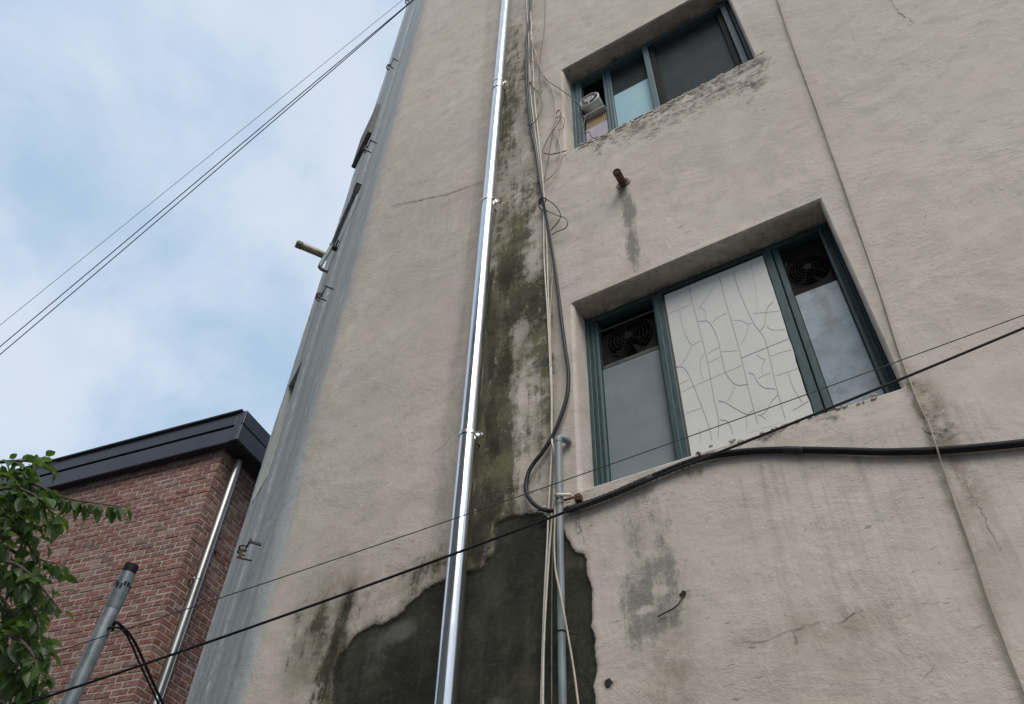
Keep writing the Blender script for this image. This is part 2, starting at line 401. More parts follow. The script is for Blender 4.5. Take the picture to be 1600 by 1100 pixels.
def leaf_mat(name, c1, c2, island=False):
    t = NT(name)
    r = t.n('ShaderNodeNewGeometry').outputs['Random Per Island'] if island else t.n('ShaderNodeObjectInfo').outputs['Random']
    c = t.mix(r, c1, c2)
    c = t.mix(t.math('MULTIPLY', t.n('ShaderNodeNewGeometry').outputs['Backfacing'], .55), c, (.17, .23, .14))
    c = t.mix(t.ss(t.noise(16, 4, .6), .45, .7, 0, .35), c, (.11, .17, .05))
    p = t.n('ShaderNodeBsdfPrincipled', Base_Color=c, Roughness=.42, Specular_IOR_Level=.55)
    tr = t.n('ShaderNodeBsdfTranslucent', Color=t.mix(r, (.09, .19, .02), (.16, .27, .04)))
    m = t.n('ShaderNodeMixShader', Fac=.46); t.t.links.new(p.outputs[0], m.inputs[1]); t.t.links.new(tr.outputs[0], m.inputs[2])
    t.t.links.new(m.outputs[0], t.out.inputs[0]); return t.m
M['leaf'] = leaf_mat('leaf', (.034, .078, .026), (.090, .160, .050))
M['leaf_far'] = leaf_mat('leaf mass', (.030, .070, .024), (.078, .140, .044), True)

# ------------------------------------------------------------------ numpy noise and masks on the facade
_tab = rng.random((256, 256))
def vnoise(x, y):
    xi = np.floor(x).astype(int); yi = np.floor(y).astype(int); fx = x - xi; fy = y - yi
    fx = fx * fx * (3 - 2 * fx); fy = fy * fy * (3 - 2 * fy)
    g = lambda a, b: _tab[a % 256, b % 256]
    return (g(xi, yi) * (1 - fx) + g(xi + 1, yi) * fx) * (1 - fy) + (g(xi, yi + 1) * (1 - fx) + g(xi + 1, yi + 1) * fx) * fy
def fbm(x, y, o=4):
    s = 0; a = 0.5; t = 0
    for i in range(o):
        s = s + a * vnoise(x * 2 ** i + 17.3 * i, y * 2 ** i + 5.1 * i); t += a; a *= 0.5
    return s / t
def sdist(X, Z, poly):                  # signed distance, positive inside
    n = len(poly); d = np.full(X.shape, 1e9); ins = np.zeros(X.shape, bool)
    for i in range(n):
        ax, az = poly[i]; bx, bz = poly[(i + 1) % n]
        ex, ez = bx - ax, bz - az; L = ex * ex + ez * ez + 1e-12
        t = np.clip(((X - ax) * ex + (Z - az) * ez) / L, 0, 1)
        d = np.minimum(d, (X - ax - t * ex) ** 2 + (Z - az - t * ez) ** 2)
        c = ((az > Z) != (bz > Z)) & (X < ex * (Z - az) / (bz - az + 1e-15) + ax)
        ins ^= c
    d = np.sqrt(d); return np.where(ins, d, -d)
def pw(pts):
    return [tuple(W(*p)[[0, 2]]) for p in pts]
def sst(v, a, b):
    t = np.clip((v - a) / (b - a), 0, 1); return t * t * (3 - 2 * t)
DARK = pw([(505, 1300), (516, 1100), (520, 1042), (527, 1024), (550, 997), (565, 984), (587, 975), (621, 964), (640, 941), (659, 922), (690, 905), (726, 892), (749, 885),
           (754, 872), (766, 866), (771, 818), (800, 806), (824, 799), (846, 800), (880, 830), (884, 842), (902, 859), (914, 864), (918, 895), (922, 922), (925, 960), (929, 1020), (934, 1100), (940, 1300)])
def disp(x, z):                         # unevenness of the render, metres towards the street
    return (fbm(x * 1.3 + 3, z * 1.3 + 9, 3) - .5) * .016 + (fbm(x * 9 + 40, z * 12 + 2, 4) - .5) * .0035
def blob(X, Z, px, py, rx, rz, w=1.0, tilt=0.0):
    x0, _, z0 = W(px, py); dx = X - x0 - tilt * (Z - z0); dz = Z - z0
    return w * np.exp(-(dx / rx) ** 2 - (dz / rz) ** 2)

# windows in the facade (outer opening): x0, x1, z0, z1
WLO = (-1.342, 0.099, 3.805, 5.126)
WUP = (-1.347, 0.090, 6.850, 8.222)

def masks(X, Z, facade):
    A = {}
    z0 = np.zeros_like(X)
    for k in ('dark', 'black', 'moss', 'grey', 'soot', 'drip', 'tan', 'pale', 'streak'): A[k] = z0.copy()
    d = sdist(X, Z, DARK) * facade - (1 - facade)
    A['dark'] = np.clip(.5 + d * 1.0, 0, 1)
    # algae strip between steel pipe and cables
    strip = sst(X, -2.03, -1.93) * (1 - sst(X, -1.66 + .03 * np.sin(Z * 3), -1.36))
    m = strip * (.60 + .10 * np.sin(Z * 1.7))
    m *= sst(Z, 3.3, 3.7) * (1 - .22 * sst(Z, 5.6, 7.2))
    for b in [(795, 430, .12, .40, .42), (780, 560, .07, .55, .5), (770, 660, .09, .30, .5), (770, 760, .12, .30, .55), (745, 850, .10, .22, .6), (815, 460, .16, .25, .4),
              (800, 350, .14, .5, .22), (790, 220, .10, .9, .24), (800, 160, .10, .6, .15), (835, 300, .14, .5, .22), (850, 500, .10, .6, .32), (855, 620, .07, .7, .28), (800, 70, .12, .8, .20), (765, 520, .05, .4, .3), (800, 700, .16, .3, .2)]:
        m = m + blob(X, Z, *b)
    for b in [(810, 505, .10, .16, .35), (830, 420, .08, .18, .3), (825, 620, .12, .4, .3), (815, 740, .10, .2, .25)]:
        m = m - blob(X, Z, *b)
    for b in [(480, 1000, .12, .36, .45), (455, 1010, .05, .3, .30), (505, 960, .07, .2, .40), (535, 960, .06, .2, .45), (548, 930, .05, .12, .35), (520, 1040, .05, .3, .45), (500, 1090, .10, .3, .35), (660, 890, .10, .10, .45), (640, 905, .08, .10, .35), (690, 870, .10, .12, .35),
              (700, 640, .05, .7, .22), (720, 500, .06, .6, .20), (690, 800, .08, .4, .22), (745, 300, .12, .30, .22), (740, 380, .08, .5, .12)]:
        m = m + blob(X, Z, *b)
    A['moss'] = np.clip(m, 0, 1) * facade
    kk = z0.copy()
    for b in [(795, 425, .13, .30, .85), (835, 470, .10, .20, .66), (768, 540, .034, .28, 1.0), (792, 570, .06, .20, .62), (765, 650, .04, .12, 1.0), (800, 500, .13, .14, .55), (772, 690, .05, .14, .7), (762, 470, .035, .3, .8), (852, 560, .06, .5, .15), (780, 600, .08, .5, .36), (800, 760, .12, .14, .45), (750, 860, .07, .14, .6), (850, 390, .06, .3, .45), (790, 140, .05, .6, .42), (790, 265, .07, .22, .5), (800, 330, .10, .2, .4),
              (850, 480, .07, .5, .2), (785, 200, .035, .5, .5), (790, 30, .04, .5, .5), (855, 590, .05, .4, .18), (760, 760, .05, .18, .5), (745, 830, .06, .16, .55), (770, 800, .06, .1, .5),
              (545, 940, .035, .10, .55), (530, 975, .05, .15, .42), (518, 1030, .035, .22, .52), (560, 960, .04, .08, .42), (505, 1075, .05, .2, .45), (470, 985, .04, .2, .36), (690, 880, .06, .06, .55), (660, 895, .07, .05, .45), (590, 920, .10, .06, .30), (495, 1060, .03, .25, .5)]:
        kk = kk + blob(X, Z, *b)
    A['black'] = np.clip(kk, 0, 1) * facade
    t = z0.copy()
    for b in [(490, 1010, .18, .50, 1.0), (540, 960, .10, .3, .6), (610, 920, .28, .16, .7), (1475, 660, .05, .20, .7), (1500, 740, .06, .15, .6), (1540, 830, .10, .25, .35), (1060, 1010, .08, .25, .4), (1040, 1090, .10, .2, .55), (1230, 990, .3, .06, .34), (1330, 970, .25, .06, .28),
              (1290, 1060, .4, .2, .35), (700, 320, .3, .12, .35), (1000, 70, .2, .3, .1), (1000, 850, .05, .25, .3), (1440, 620, .05, .14, .8)]:
        t = t + blob(X, Z, *b)
    # contact shade painted along wires and cable; dark bands along crack and pipe
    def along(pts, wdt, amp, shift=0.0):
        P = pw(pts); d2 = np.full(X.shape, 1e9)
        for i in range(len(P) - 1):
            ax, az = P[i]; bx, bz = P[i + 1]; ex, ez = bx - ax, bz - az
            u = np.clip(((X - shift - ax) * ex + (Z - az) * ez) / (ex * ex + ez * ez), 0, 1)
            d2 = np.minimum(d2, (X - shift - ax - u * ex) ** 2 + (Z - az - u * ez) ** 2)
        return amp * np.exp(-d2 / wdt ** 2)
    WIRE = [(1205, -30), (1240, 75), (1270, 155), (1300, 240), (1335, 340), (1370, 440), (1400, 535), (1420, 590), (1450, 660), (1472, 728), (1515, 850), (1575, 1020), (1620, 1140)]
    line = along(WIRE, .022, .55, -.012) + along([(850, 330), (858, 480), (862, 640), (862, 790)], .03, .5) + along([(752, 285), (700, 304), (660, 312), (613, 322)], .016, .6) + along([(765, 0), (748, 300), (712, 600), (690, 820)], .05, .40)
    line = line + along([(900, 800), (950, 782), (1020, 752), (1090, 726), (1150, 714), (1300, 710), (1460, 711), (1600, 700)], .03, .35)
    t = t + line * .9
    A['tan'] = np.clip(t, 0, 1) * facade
    g = z0.copy()
    for b in [(982, 330, .060, .28, .95, .02), (988, 385, .055, .30, .9, .02), (975, 300, .05, .16, .8, .0), (1000, 780, .12, .14, .5), (1030, 800, .10, .2, .5), (995, 830, .08, .18, .42), (1035, 850, .06, .14, .62), (1000, 900, .10, .08, .5), (1025, 890, .10, .10, .75),
              (1035, 930, .10, .10, .8), (1005, 920, .10, .10, .75), (1000, 980, .10, .14, .75), (1025, 965, .14, .10, .9), (1045, 890, .06, .22, .75), (990, 850, .07, .28, .6), (1000, 900, .12, .10, .62), (1040, 820, .06, .2, .55), (1000, 935, .12, .12, .85), (1090, 735, .1, .05, .6), (1000, 1010, .05, .10, .4)]:
        g = np.maximum(g, blob(X, Z, *b))
    for b in [(1030, 924, .036, .018, .7, -.6), (1012, 953, .040, .016, .6)]:
        g = g - blob(X, Z, *b)
    A['grey'] = np.clip(g, 0, 1) * facade
    s = z0.copy()
    ux0, ux1, uz0, uz1 = WUP
    inx = sst(X, ux0 - .05, ux0 + .25) * (1 - sst(X, ux1 + .02, ux1 + .16))
    s = s + inx * np.where(Z < uz0 + .02, np.exp(-((uz0 - Z) / .25) ** 2), 0) * .64
    s = s + blob(X, Z, 1150, 130, .2, .26, .24) + blob(X, Z, 1190, 150, .07, .40, .26) + blob(X, Z, 1120, 150, .5, .25, .22) + blob(X, Z, 1010, 215, .5, .25, .22)
    lx0, lx1, lz0, lz1 = WLO
    inx = sst(X, lx0, lx0 + .1) * (1 - sst(X, lx1 - .02, lx1 + .1))
    s = s + inx * np.where(Z < lz0 + .02, np.exp(-((lz0 - Z) / .05) ** 2), 0) * .40
    s = s + blob(X, Z, 1190, 685, .10, .07, .5) + blob(X, Z, 1290, 650, .10, .06, .4) + blob(X, Z, 1090, 730, .12, .05, .45) + blob(X, Z, 1455, 640, .05, .25, .45) + blob(X, Z, 1470, 680, .08, .06, .55)
    for b in [(470, 960, .07, .16, .42), (500, 1000, .08, .3, .48), (530, 1010, .05, .3, .55), (560, 930, .10, .08, .40), (610, 900, .14, .07, .38), (650, 880, .10, .08, .42), (690, 850, .06, .12, .45), (880, 460, .05, .1, .2), (975, 288, .07, .05, .8), (1068, 930, .04, .04, .8), (952, 1068, .04, .03, .7), (885, 788, .06, .05, .6), (903, 820, .025, .12, .7), (870, 250, .06, .16, .5), (862, 190, .05, .2, .35), (785, 250, .12, .4, .3), (740, 330, .3, .12, .25), (850, 770, .04, .12, .4)]:
        s = s + blob(X, Z, *b)
    A['soot'] = np.clip(s, 0, .60) * facade
    dr = z0.copy() + .10
    dr = dr + sst(X, -.75, -.5) * (1 - sst(X, .2, .4)) * np.where(Z < 3.62, np.exp(-((3.62 - Z) / .75) ** 2), np.exp(-((3.62 - Z) / .03) ** 2)) * .75
    dr = dr + blob(X, Z, 680, 350, .25, .35, .5) + blob(X, Z, 975, 780, .2, .5, .35) + blob(X, Z, 720, 560, .15, 1.2, .45) + blob(X, Z, 1060, 980, .06, .3, .5) + blob(X, Z, 760, 360, .25, .5, .4)
    A['drip'] = np.clip(dr, 0, 1) * facade
    p = z0.copy()
    for b in [(600, 1010, .24, .22, .30), (570, 1060, .14, .25, .34), (640, 970, .10, .10, .30), (905, 880, .04, .07, .6), (830, 1010, .05, .12, .45), (780, 1095, .12, .06, .6), (620, 985, .1, .05, .6), (820, 800, .05, .03, .4), (900, 1000, .04, .2, .25)]:
        p = p + blob(X, Z, *b)
    A['pale'] = np.clip(p, 0, 1) * facade
    return A

# ================================================================== the stucco building
bld = thing('stucco_building', (0, 0, 0), 'tall weathered beige stucco building with green framed windows and a blue grey side wall', 'building')
TOP = 18.6
def graded(lo, hi, f0, f1):             # steps growing from f0 to f1
    out = [lo]
    while out[-1] < hi:
        t = (out[-1] - lo) / (hi - lo); out.append(out[-1] + f0 + (f1 - f0) * t)
    out[-1] = hi; return out
def with_lines(a, lines):
    a = np.array(a); lines = np.array(lines)
    a = a[np.min(np.abs(a[:, None] - lines[None, :]), 1) > .003]
    return np.unique(np.concatenate([a, lines]))
BV = 0.016                              # rounded plaster edge at the openings
hx = [WLO[0] - BV, WLO[1] + BV, WUP[0] - BV, WUP[1] + BV]
hz = [WLO[2] - BV, WLO[3] + BV, WUP[2] - BV, WUP[3] + BV]
zz = np.array([0, .6, 1.2, 1.8] + graded(2.3, 8.6, .0115, .022) + graded(8.63, 13, .025, .045) + graded(13.1, TOP, .08, .2))
zz = with_lines(zz, hz)
# horizontal run: facade coordinate q = x right of the corner region, then arc, then side face
xs = np.array(graded(-3.08, 1.7, .0135, .0115) + [2.0, 2.5, 3.2, 4.2, 5.5])
xs = with_lines(xs, hx)
RAD = .55
arcn = 22
Tt = RAD * math.tan(math.radians(15))   # tangent length
cx0 = XC + Tt
path = []                               # (px, py, nx, ny, q) from the right to the left
for x in xs[::-1]: path.append((x, 0., 0., -1., x))
for x in np.linspace(-3.08, cx0, 10)[1:]: path.append((x, 0., 0., -1., x))
for i in range(1, arcn + 1):
    a = math.radians(30) * i / arcn
    path.append((cx0 - RAD * math.sin(a), RAD - RAD * math.cos(a), -math.sin(a), -math.cos(a), cx0 - RAD * a))
tb0 = Tt
for t_ in list(np.linspace(tb0, BEND, 90))[1:]:
    p = BP0 + BD * t_; path.append((p[0], p[1], BN[0], BN[1], XC - t_))
P1 = BP0 + BD * BEND
for i in range(1, 7):                   # rounded far edge, then straight back
    a = math.radians(10 * i); b = math.radians(30) + a
    path.append((path[-1][0] - math.cos(b) * .035, path[-1][1] + math.sin(b) * .035, -math.sin(b), -math.cos(b), path[-1][4] - .035))
for k in (1, 2.5, 4, 6):
    path.append((P1[0] - .12, P1[1] + .12 + k, -1., 0., XC - BEND - k))
path = np.array(path[::-1])             # left to right
nc, nr = len(path), len(zz)
PX = np.repeat(path[None, :, :], nr, 0)
Zg = np.repeat(zz[:, None], nc, 1)
Q = PX[:, :, 4]
facade = sst(Q, -3.25, -3.05)
D = disp(Q, Zg)
dk = sdist(Q, Zg, DARK) + (fbm(Q * 16, Zg * 16, 5) - .5) * .034 + (fbm(Q * 5 + 8, Zg * 5, 2) - .5) * .03
D = D - .012 * sst(dk, -.004, .007) * facade
# calm the render near the openings, so that the rounded edges meet it
edge = np.full(Q.shape, 9.)
for w in (WLO, WUP):
    poly = [(w[0] - BV, w[2] - BV), (w[1] + BV, w[2] - BV), (w[1] + BV, w[3] + BV), (w[0] - BV, w[3] + BV)]
    edge = np.minimum(edge, np.abs(sdist(Q, Zg, poly)))
D = D * sst(edge, 0.0, .05)
VX = PX[:, :, 0] + PX[:, :, 2] * D; VY = PX[:, :, 1] + PX[:, :, 3] * D
verts = np.stack([VX, VY, Zg], -1).reshape(-1, 3)
A = masks(Q, Zg, facade)
halo = np.exp(-(np.clip(-dk - .005, 0, 9) / .055) ** 2) * (1 - sst(Q, -2.0, -1.9)) * facade * (.35 + .65 * sst(fbm(Q * 6, Zg * 2, 3), .42, .62))
A['moss'] = np.clip(A['moss'] + .50 * halo, 0, 1)
A['soot'] = np.clip(A['soot'] + .38 * halo * (dk < 0), 0, .62)
A['dark'] = np.clip(.5 + dk * facade - (1 - facade), 0, 1)
bcen = -3.25 - .17 * np.clip((Zg - 3) / 9, 0, 1.2)
A['blue'] = 1 - sst(Q + .08 * (fbm(Zg * 1.7, Zg * .3, 3) - .5) * 2, bcen - .11, bcen + .11)
tq = XC - Q
A['line'] = (np.exp(-((tq - 1.46 - .03 * np.sin(Zg * .5)) / .055) ** 2) + .6 * np.exp(-((tq - 1.22 + .02 * np.sin(Zg * .8)) / .05) ** 2) + .5 * np.exp(-((tq - .74) / .07) ** 2)) * (tq > .5)
A['streak'] = np.exp(-((tq - .97 - .03 * np.sin(Zg * .35)) / .070) ** 2) * (tq > .5) + .55 * np.exp(-((tq - 1.80) / .09) ** 2)
# openings
rr_, cc_ = np.meshgrid(np.arange(nr - 1), np.arange(nc - 1), indexing='ij')
zc = (zz[:-1] + zz[1:])[:, None] / 2; qc = (path[:-1, 4] + path[1:, 4])[None, :] / 2
keep = np.ones((nr - 1, nc - 1), bool)
for w in (WLO, WUP):
    keep &= ~((qc > w[0] - BV) & (qc < w[1] + BV) & (zc > w[2] - BV) & (zc < w[3] + BV))
tcq = XC - qc
# side-face openings: t0, t1, z0, z1
def bt(px, py):
    w = B(px, py); return float(np.dot(w - BP0, BD)), float(w[2])
t1, z1 = bt(472.5, 563); t2, z2 = bt(486, 491)
SIDE = [(t1, BEND - .16, z1 - 1.35, z1), (t2, BEND - .05, z2 - .55, z2)]
for s_ in range(len(SIDE)):             # snap to the grid
    a, b, c_, d_ = SIDE[s_]
    tg = XC - path[:, 4]
    sn = lambda v, arr: arr[np.argmin(np.abs(arr - v))]
    SIDE[s_] = (sn(a, tg), sn(b, tg), sn(c_, zz), sn(d_, zz))
    a, b, c_, d_ = SIDE[s_]
    keep &= ~((tcq > a) & (tcq < b) & (zc > c_) & (zc < d_))
i0 = (rr_ * nc + cc_)[keep]
quads = np.stack([i0, i0 + 1, i0 + nc + 1, i0 + nc], -1)
nv0 = len(verts)
ev, ef, eat = [], [], []
def loop(w, prof, su):
    """rounded reveal of an opening: prof = [(inset, depth)]"""
    x0, x1, zb, zt = w[0] - BV, w[1] + BV, w[2] - BV, w[3] + BV
    base = []
    def seg(a, b):
        n = max(2, int(np.linalg.norm(np.subtract(b, a)) / su))
        for i in range(n): base.append((a[0] + (b[0] - a[0]) * i / n, a[1] + (b[1] - a[1]) * i / n))
    seg((x0, zb), (x1, zb)); seg((x1, zb), (x1, zt)); seg((x1, zt), (x0, zt)); seg((x0, zt), (x0, zb))
    n = len(base); st_ = nv0 + len(ev)
    for ins, dep in prof:
        for (x, z) in base:
            x_ = min(max(x, x0 + ins), x1 - ins); z_ = min(max(z, zb + ins), zt - ins)
            r = (fbm(np.array(x * 9 + dep * 30), np.array(z * 9 + dep * 30), 3) - .5) * .006 * min(1, dep / .02)
            ev.append((x_ + (r if x > x1 - .02 or x < x0 + .02 else 0), dep, z_ + (r if z > zt - .02 or z < zb + .02 else 0)))
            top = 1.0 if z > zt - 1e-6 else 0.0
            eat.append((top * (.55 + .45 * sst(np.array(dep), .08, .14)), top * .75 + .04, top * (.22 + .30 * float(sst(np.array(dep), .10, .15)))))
    for k in range(len(prof) - 1):
        for i in range(n):
            j = (i + 1) % n
            ef.append((st_ + k * n + i, st_ + k * n + j, st_ + (k + 1) * n + j, st_ + (k + 1) * n + i))
PROF = [(0, 0), (.003, .0015), (.008, .006), (.013, .013), (BV, .024)] + [(BV, d) for d in (.05, .08, .11, .14, .17, .23)]
loop(WLO, PROF, .02); loop(WUP, PROF, .03)
nreveal = len(ev)
for (a, b, c_, d_) in SIDE:             # square reveals of the side openings
    for (p, q, r, s) in (((a, c_), (a, d_), 0, 0), ((b, c_), (b, d_), 0, 0), ((a, d_), (b, d_), 0, 0), ((a, c_), (b, c_), 0, 0)):
        k = nv0 + len(ev)
        for (t_, z_), dep in ((p, 0), (q, 0), (q, .16), (p, .16)):
            w_ = BP0 + BD * t_ - BN * dep; ev.append(tuple(np.array([w_[0], w_[1], z_]))); eat.append((.2, .3, .2))
        ef.append((k, k + 1, k + 2, k + 3))
allv = np.concatenate([verts, np.array(ev)]); nq = len(quads) + len(ef)
allq = np.concatenate([quads, np.array(ef)]).astype(np.int32)
me = bpy.data.meshes.new('wall')
me.vertices.add(len(allv)); me.vertices.foreach_set('co', allv.astype(np.float32).ravel())
me.loops.add(nq * 4); me.loops.foreach_set('vertex_index', allq.ravel())
me.polygons.add(nq); me.polygons.foreach_set('loop_start', np.arange(0, nq * 4, 4, dtype=np.int32))
me.update(calc_edges=True)
me.polygons.foreach_set('use_smooth', np.ones(nq, bool))
ext = np.array(eat)
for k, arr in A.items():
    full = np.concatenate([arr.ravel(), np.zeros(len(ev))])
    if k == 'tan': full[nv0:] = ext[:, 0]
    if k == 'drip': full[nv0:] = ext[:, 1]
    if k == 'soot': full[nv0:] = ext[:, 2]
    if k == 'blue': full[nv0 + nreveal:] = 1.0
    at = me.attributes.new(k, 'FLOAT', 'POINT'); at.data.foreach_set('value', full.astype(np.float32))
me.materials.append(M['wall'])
wall = bpy.data.objects.new('wall', me); C.objects.link(wall); wall.parent = bld; ORG[wall.name] = np.zeros(3)

# rest of the shell: right flank, back, roof
sh = MB()
bx0, by0 = P1[0] - .12, P1[1] + 6.1
sh.add([(5.5, 0, 0), (5.5, by0, 0), (5.5, by0, TOP), (5.5, 0, TOP)], [(0, 1, 2, 3)])
sh.add([(bx0, by0, 0), (5.5, by0, 0), (5.5, by0, TOP), (bx0, by0, TOP)], [(0, 3, 2, 1)])
sh.add([(5.5, 0, TOP), (5.5, by0, TOP), (bx0, by0, TOP), (bx0, P1[1], TOP), (P1[0], P1[1], TOP), (XC, 0, TOP)], [(0, 1, 2, 3, 4, 5)])
sh.build('rear_wall', M['wall'], bld)
par = MB()
par.box(((XC + 5.5) / 2, .12, TOP + .3), (5.5 - XC, .2, .6))
par.build('parapet', M['wall'], bld)

def wdisp(x, z): return float(disp(np.array(x), np.array(z)))
def crackline(pts, wd, seed, jit=.012):
    r = random.Random(seed); P = []
    pts = [W(*p)[[0, 2]] for p in pts]
    for i in range(len(pts) - 1):
        a, b = pts[i], pts[i + 1]; n = max(3, int(np.linalg.norm(b - a) / .018))
        for k in range(n): P.append(a + (b - a) * k / n + np.array([r.uniform(-jit, jit), r.uniform(-jit, jit)]) * .6)
    P.append(pts[-1]); v, f = [], []
    for i, p in enumerate(P):
        t = P[min(i + 1, len(P) - 1)] - P[max(i - 1, 0)]; t = t / (np.linalg.norm(t) + 1e-9); nn = np.array([-t[1], t[0]])
        w_ = wd * .45 * r.uniform(.15, 1.0) * math.sin(math.pi * min(1, max(.06, i / (len(P) - 1) * .94 + .03))) ** .5
        for s in (-1, 1):
            q = p + nn * w_ * s; v.append((q[0], -wdisp(q[0], q[1]) - .0025, q[1]))
        if i: f.append((2 * i - 2, 2 * i, 2 * i + 1, 2 * i - 1))
    return v, f
ck = MB()
for i, (pts, wd) in enumerate([
    ([(613, 322), (660, 312), (700, 304), (725, 295), (752, 285)], .011), ([(640, 290), (690, 278), (735, 262), (760, 245)], .0035),
    ([(700, 620), (730, 590), (745, 580)], .003), ([(668, 715), (690, 700), (715, 672)], .003),
    ([(780, 268), (800, 260), (822, 250), (838, 238)], .005), ([(775, 300), (800, 285), (820, 273), (842, 282)], .005), ([(800, 205), (806, 245), (800, 280)], .003),
    ([(755, 590), (790, 600), (830, 585), (860, 560)], .003), ([(815, 675), (825, 700), (830, 720), (860, 705)], .0035), ([(750, 770), (780, 765), (820, 760), (838, 775)], .004),
    ([(780, 640), (800, 660), (805, 690), (800, 720)], .003), ([(760, 700), (765, 730), (760, 760)], .003), ([(800, 450), (830, 440), (850, 455)], .003),
    ([(1388, -5), (1402, 18), (1418, 28), (1430, 36)], .006), ([(1418, 40), (1428, 37)], .005), ([(1302, 160), (1330, 148), (1352, 138)], .003),
    ([(1145, 1008), (1175, 1003), (1210, 998), (1235, 985), (1262, 978), (1290, 972)], .004), ([(1235, 985), (1245, 1002), (1240, 1008)], .004), ([(1310, 975), (1335, 958), (1350, 952)], .004), ([(1312, 978), (1340, 985)], .003),
    ([(1490, 742), (1505, 752), (1522, 775), (1530, 795), (1548, 825), (1565, 860)], .0035), ([(1425, 600), (1432, 640), (1450, 670), (1458, 690)], .003), ([(1440, 668), (1455, 676), (1475, 678)], .005),
    ([(1165, 678), (1200, 668), (1222, 660)], .003), ([(905, 800), (908, 830), (912, 850)], .004), ([(868, 428), (880, 445)], .003), ([(862, 458), (880, 450), (896, 442)], .003), ([(860, 300), (873, 280), (876, 272)], .003),
    ([(1070, 890), (1075, 870)], .003), ([(560, 990), (548, 960), (540, 930), (552, 915)], .004), ([(600, 880), (640, 895), (655, 912)], .003), ([(1445, 1060), (1470, 1030)], .0025)]):
    ck.add(*crackline(pts, wd, i))
ck.build('crack', M['crack'], bld, kind='stuff')

# flakes of plaster along the sills and the broken edge
def flakes(line, n, smin, smax, spread, mat, name, seed):
    r = random.Random(seed); mb = MB(); P = [W(*p) for p in line]
    for _ in range(n):
        i = r.randrange(len(P) - 1); t = r.random(); c = P[i] * (1 - t) + P[i + 1] * t
        c = c + np.array([0, 0, -abs(r.gauss(0, spread))]); s = r.uniform(smin, smax)
        k = r.randint(5, 7); a0 = r.uniform(0, 6.28); ring_ = []
        for j in range(k):
            a = a0 + 6.283 * j / k; q = s * r.uniform(.6, 1.1); ring_.append((c[0] + q * 1.3 * math.cos(a), c[2] + q * .7 * math.sin(a)))
        v = [(x, -wdisp(x, z) + .004, z) for x, z in ring_] + [(c[0] + (x - c[0]) * .8, -wdisp(x, z) - s * r.uniform(.10, .22) - .002, c[2] + (z - c[2]) * .8) for x, z in ring_]
        f = [(j, (j + 1) % k, k + (j + 1) % k, k + j) for j in range(k)] + [tuple(range(k, 2 * k))]
        mb.add(v, f)
    mb.build(name, mat, bld, kind='stuff')
M['flake'] = simple('flaking render', (.34, .31, .275), (.45, .41, .36), 18, .95, 0, .5)
flakes([(905, 226), (950, 205), (1030, 168), (1100, 130), (1172, 92)], 90, .006, .020, .035, M['flake'], 'plaster_flake', 3)
flakes([(1080, 705), (1180, 676), (1260, 650), (1390, 610)], 26, .005, .014, .014, M['flake'], 'plaster_flake', 4)

# holes knocked into the render
def knock(px, py, r_, seed):
    r = random.Random(seed); c = W(px, py); mb = MB(); k = 11
    o = [(c[0] + r_ * r.uniform(.75, 1.2) * math.cos(6.283 * i / k), c[2] + r_ * r.uniform(.75, 1.2) * math.sin(6.283 * i / k)) for i in range(k)]
    v = [(x, -wdisp(x, z) - .0025, z) for x, z in o] + [(c[0], -wdisp(c[0], c[2]) - .0022, c[2])]
    f = [(i, (i + 1) % k, k) for i in range(k)]
    mb.add(v, f); mb.build('hole', M['interior'], bld)
knock(1068, 929, .015, 1); knock(951, 1067, .017, 2); knock(975, 284, .030, 5); knock(770, 692, .012, 3)

# ------------------------------------------------------------------ facade windows
def bar(mb, x0, x1, z0, z1, y0, y1, ch=.003):
    mb.box(((x0 + x1) / 2, (y0 + y1) / 2, (z0 + z1) / 2), (x1 - x0, y1 - y0, z1 - z0), None, ch); return mb
def bead(mb, x0, x1, z0, z1, y0, y1, ):      # vertical profile with two raised tracks
    w = x1 - x0
    bar(mb, x0, x1, z0, z1, y0 + .012, y1)
    bar(mb, x0 + w * .06, x0 + w * .30, z0, z1, y0, y0 + .011, .002)
    bar(mb, x0 + w * .48, x0 + w * .66, z0, z1, y0 + .003, y0 + .011, .002)
    bar(mb, x0 + w * .80, x0 + w * .95, z0, z1, y0 + .006, y0 + .011, .002)
def room(parent, w):
    mb = MB(); x0, x1, z0, z1 = w; y0, y1 = .235, .95
    v = [(x0, y0, z0), (x1, y0, z0), (x1, y0, z1), (x0, y0, z1), (x0, y1, z0), (x1, y1, z0), (x1, y1, z1), (x0, y1, z1)]
    mb.add(v, [(4, 5, 6, 7), (0, 4, 7, 3), (1, 2, 6, 5), (3, 7, 6, 2), (0, 1, 5, 4)]); mb.build('interior', M['interior'], parent)

# lower window
FY = .148
mb = MB(); x0, x1, z0, z1 = WLO
bead(mb, x0 + .001, x0 + .078, z0 + .04, z1 - .042, FY, .225)
bead(mb, x1 - .062, x1 - .001, z0 + .04, z1 - .042, FY, .225)
bar(mb, x0 + .001, x1 - .001, z1 - .040, z1 - .001, FY + .002, .225)
bar(mb, x0 + .001, x1 - .001, z0 + .001, z0 + .038, FY + .002, .225)
wlo = mb.build('window', M['frame'], bld, label='wide lower window with a white line patterned sheet between two green mullions')
mb = MB(); bar(mb, -.912, -.846, z0 + .041, z1 - .041, FY - .004, .222, .005); bar(mb, -.905, -.875, z0 + .041, z1 - .041, FY - .012, FY - .005, .003); mb.build('mullion', M['frame'], wlo)
mb = MB(); bar(mb, -.845, -.838, z0 + .041, z1 - .10, FY + .004, FY + .03, .001); mb.build('worn_edge', M['wornwood'], wlo)
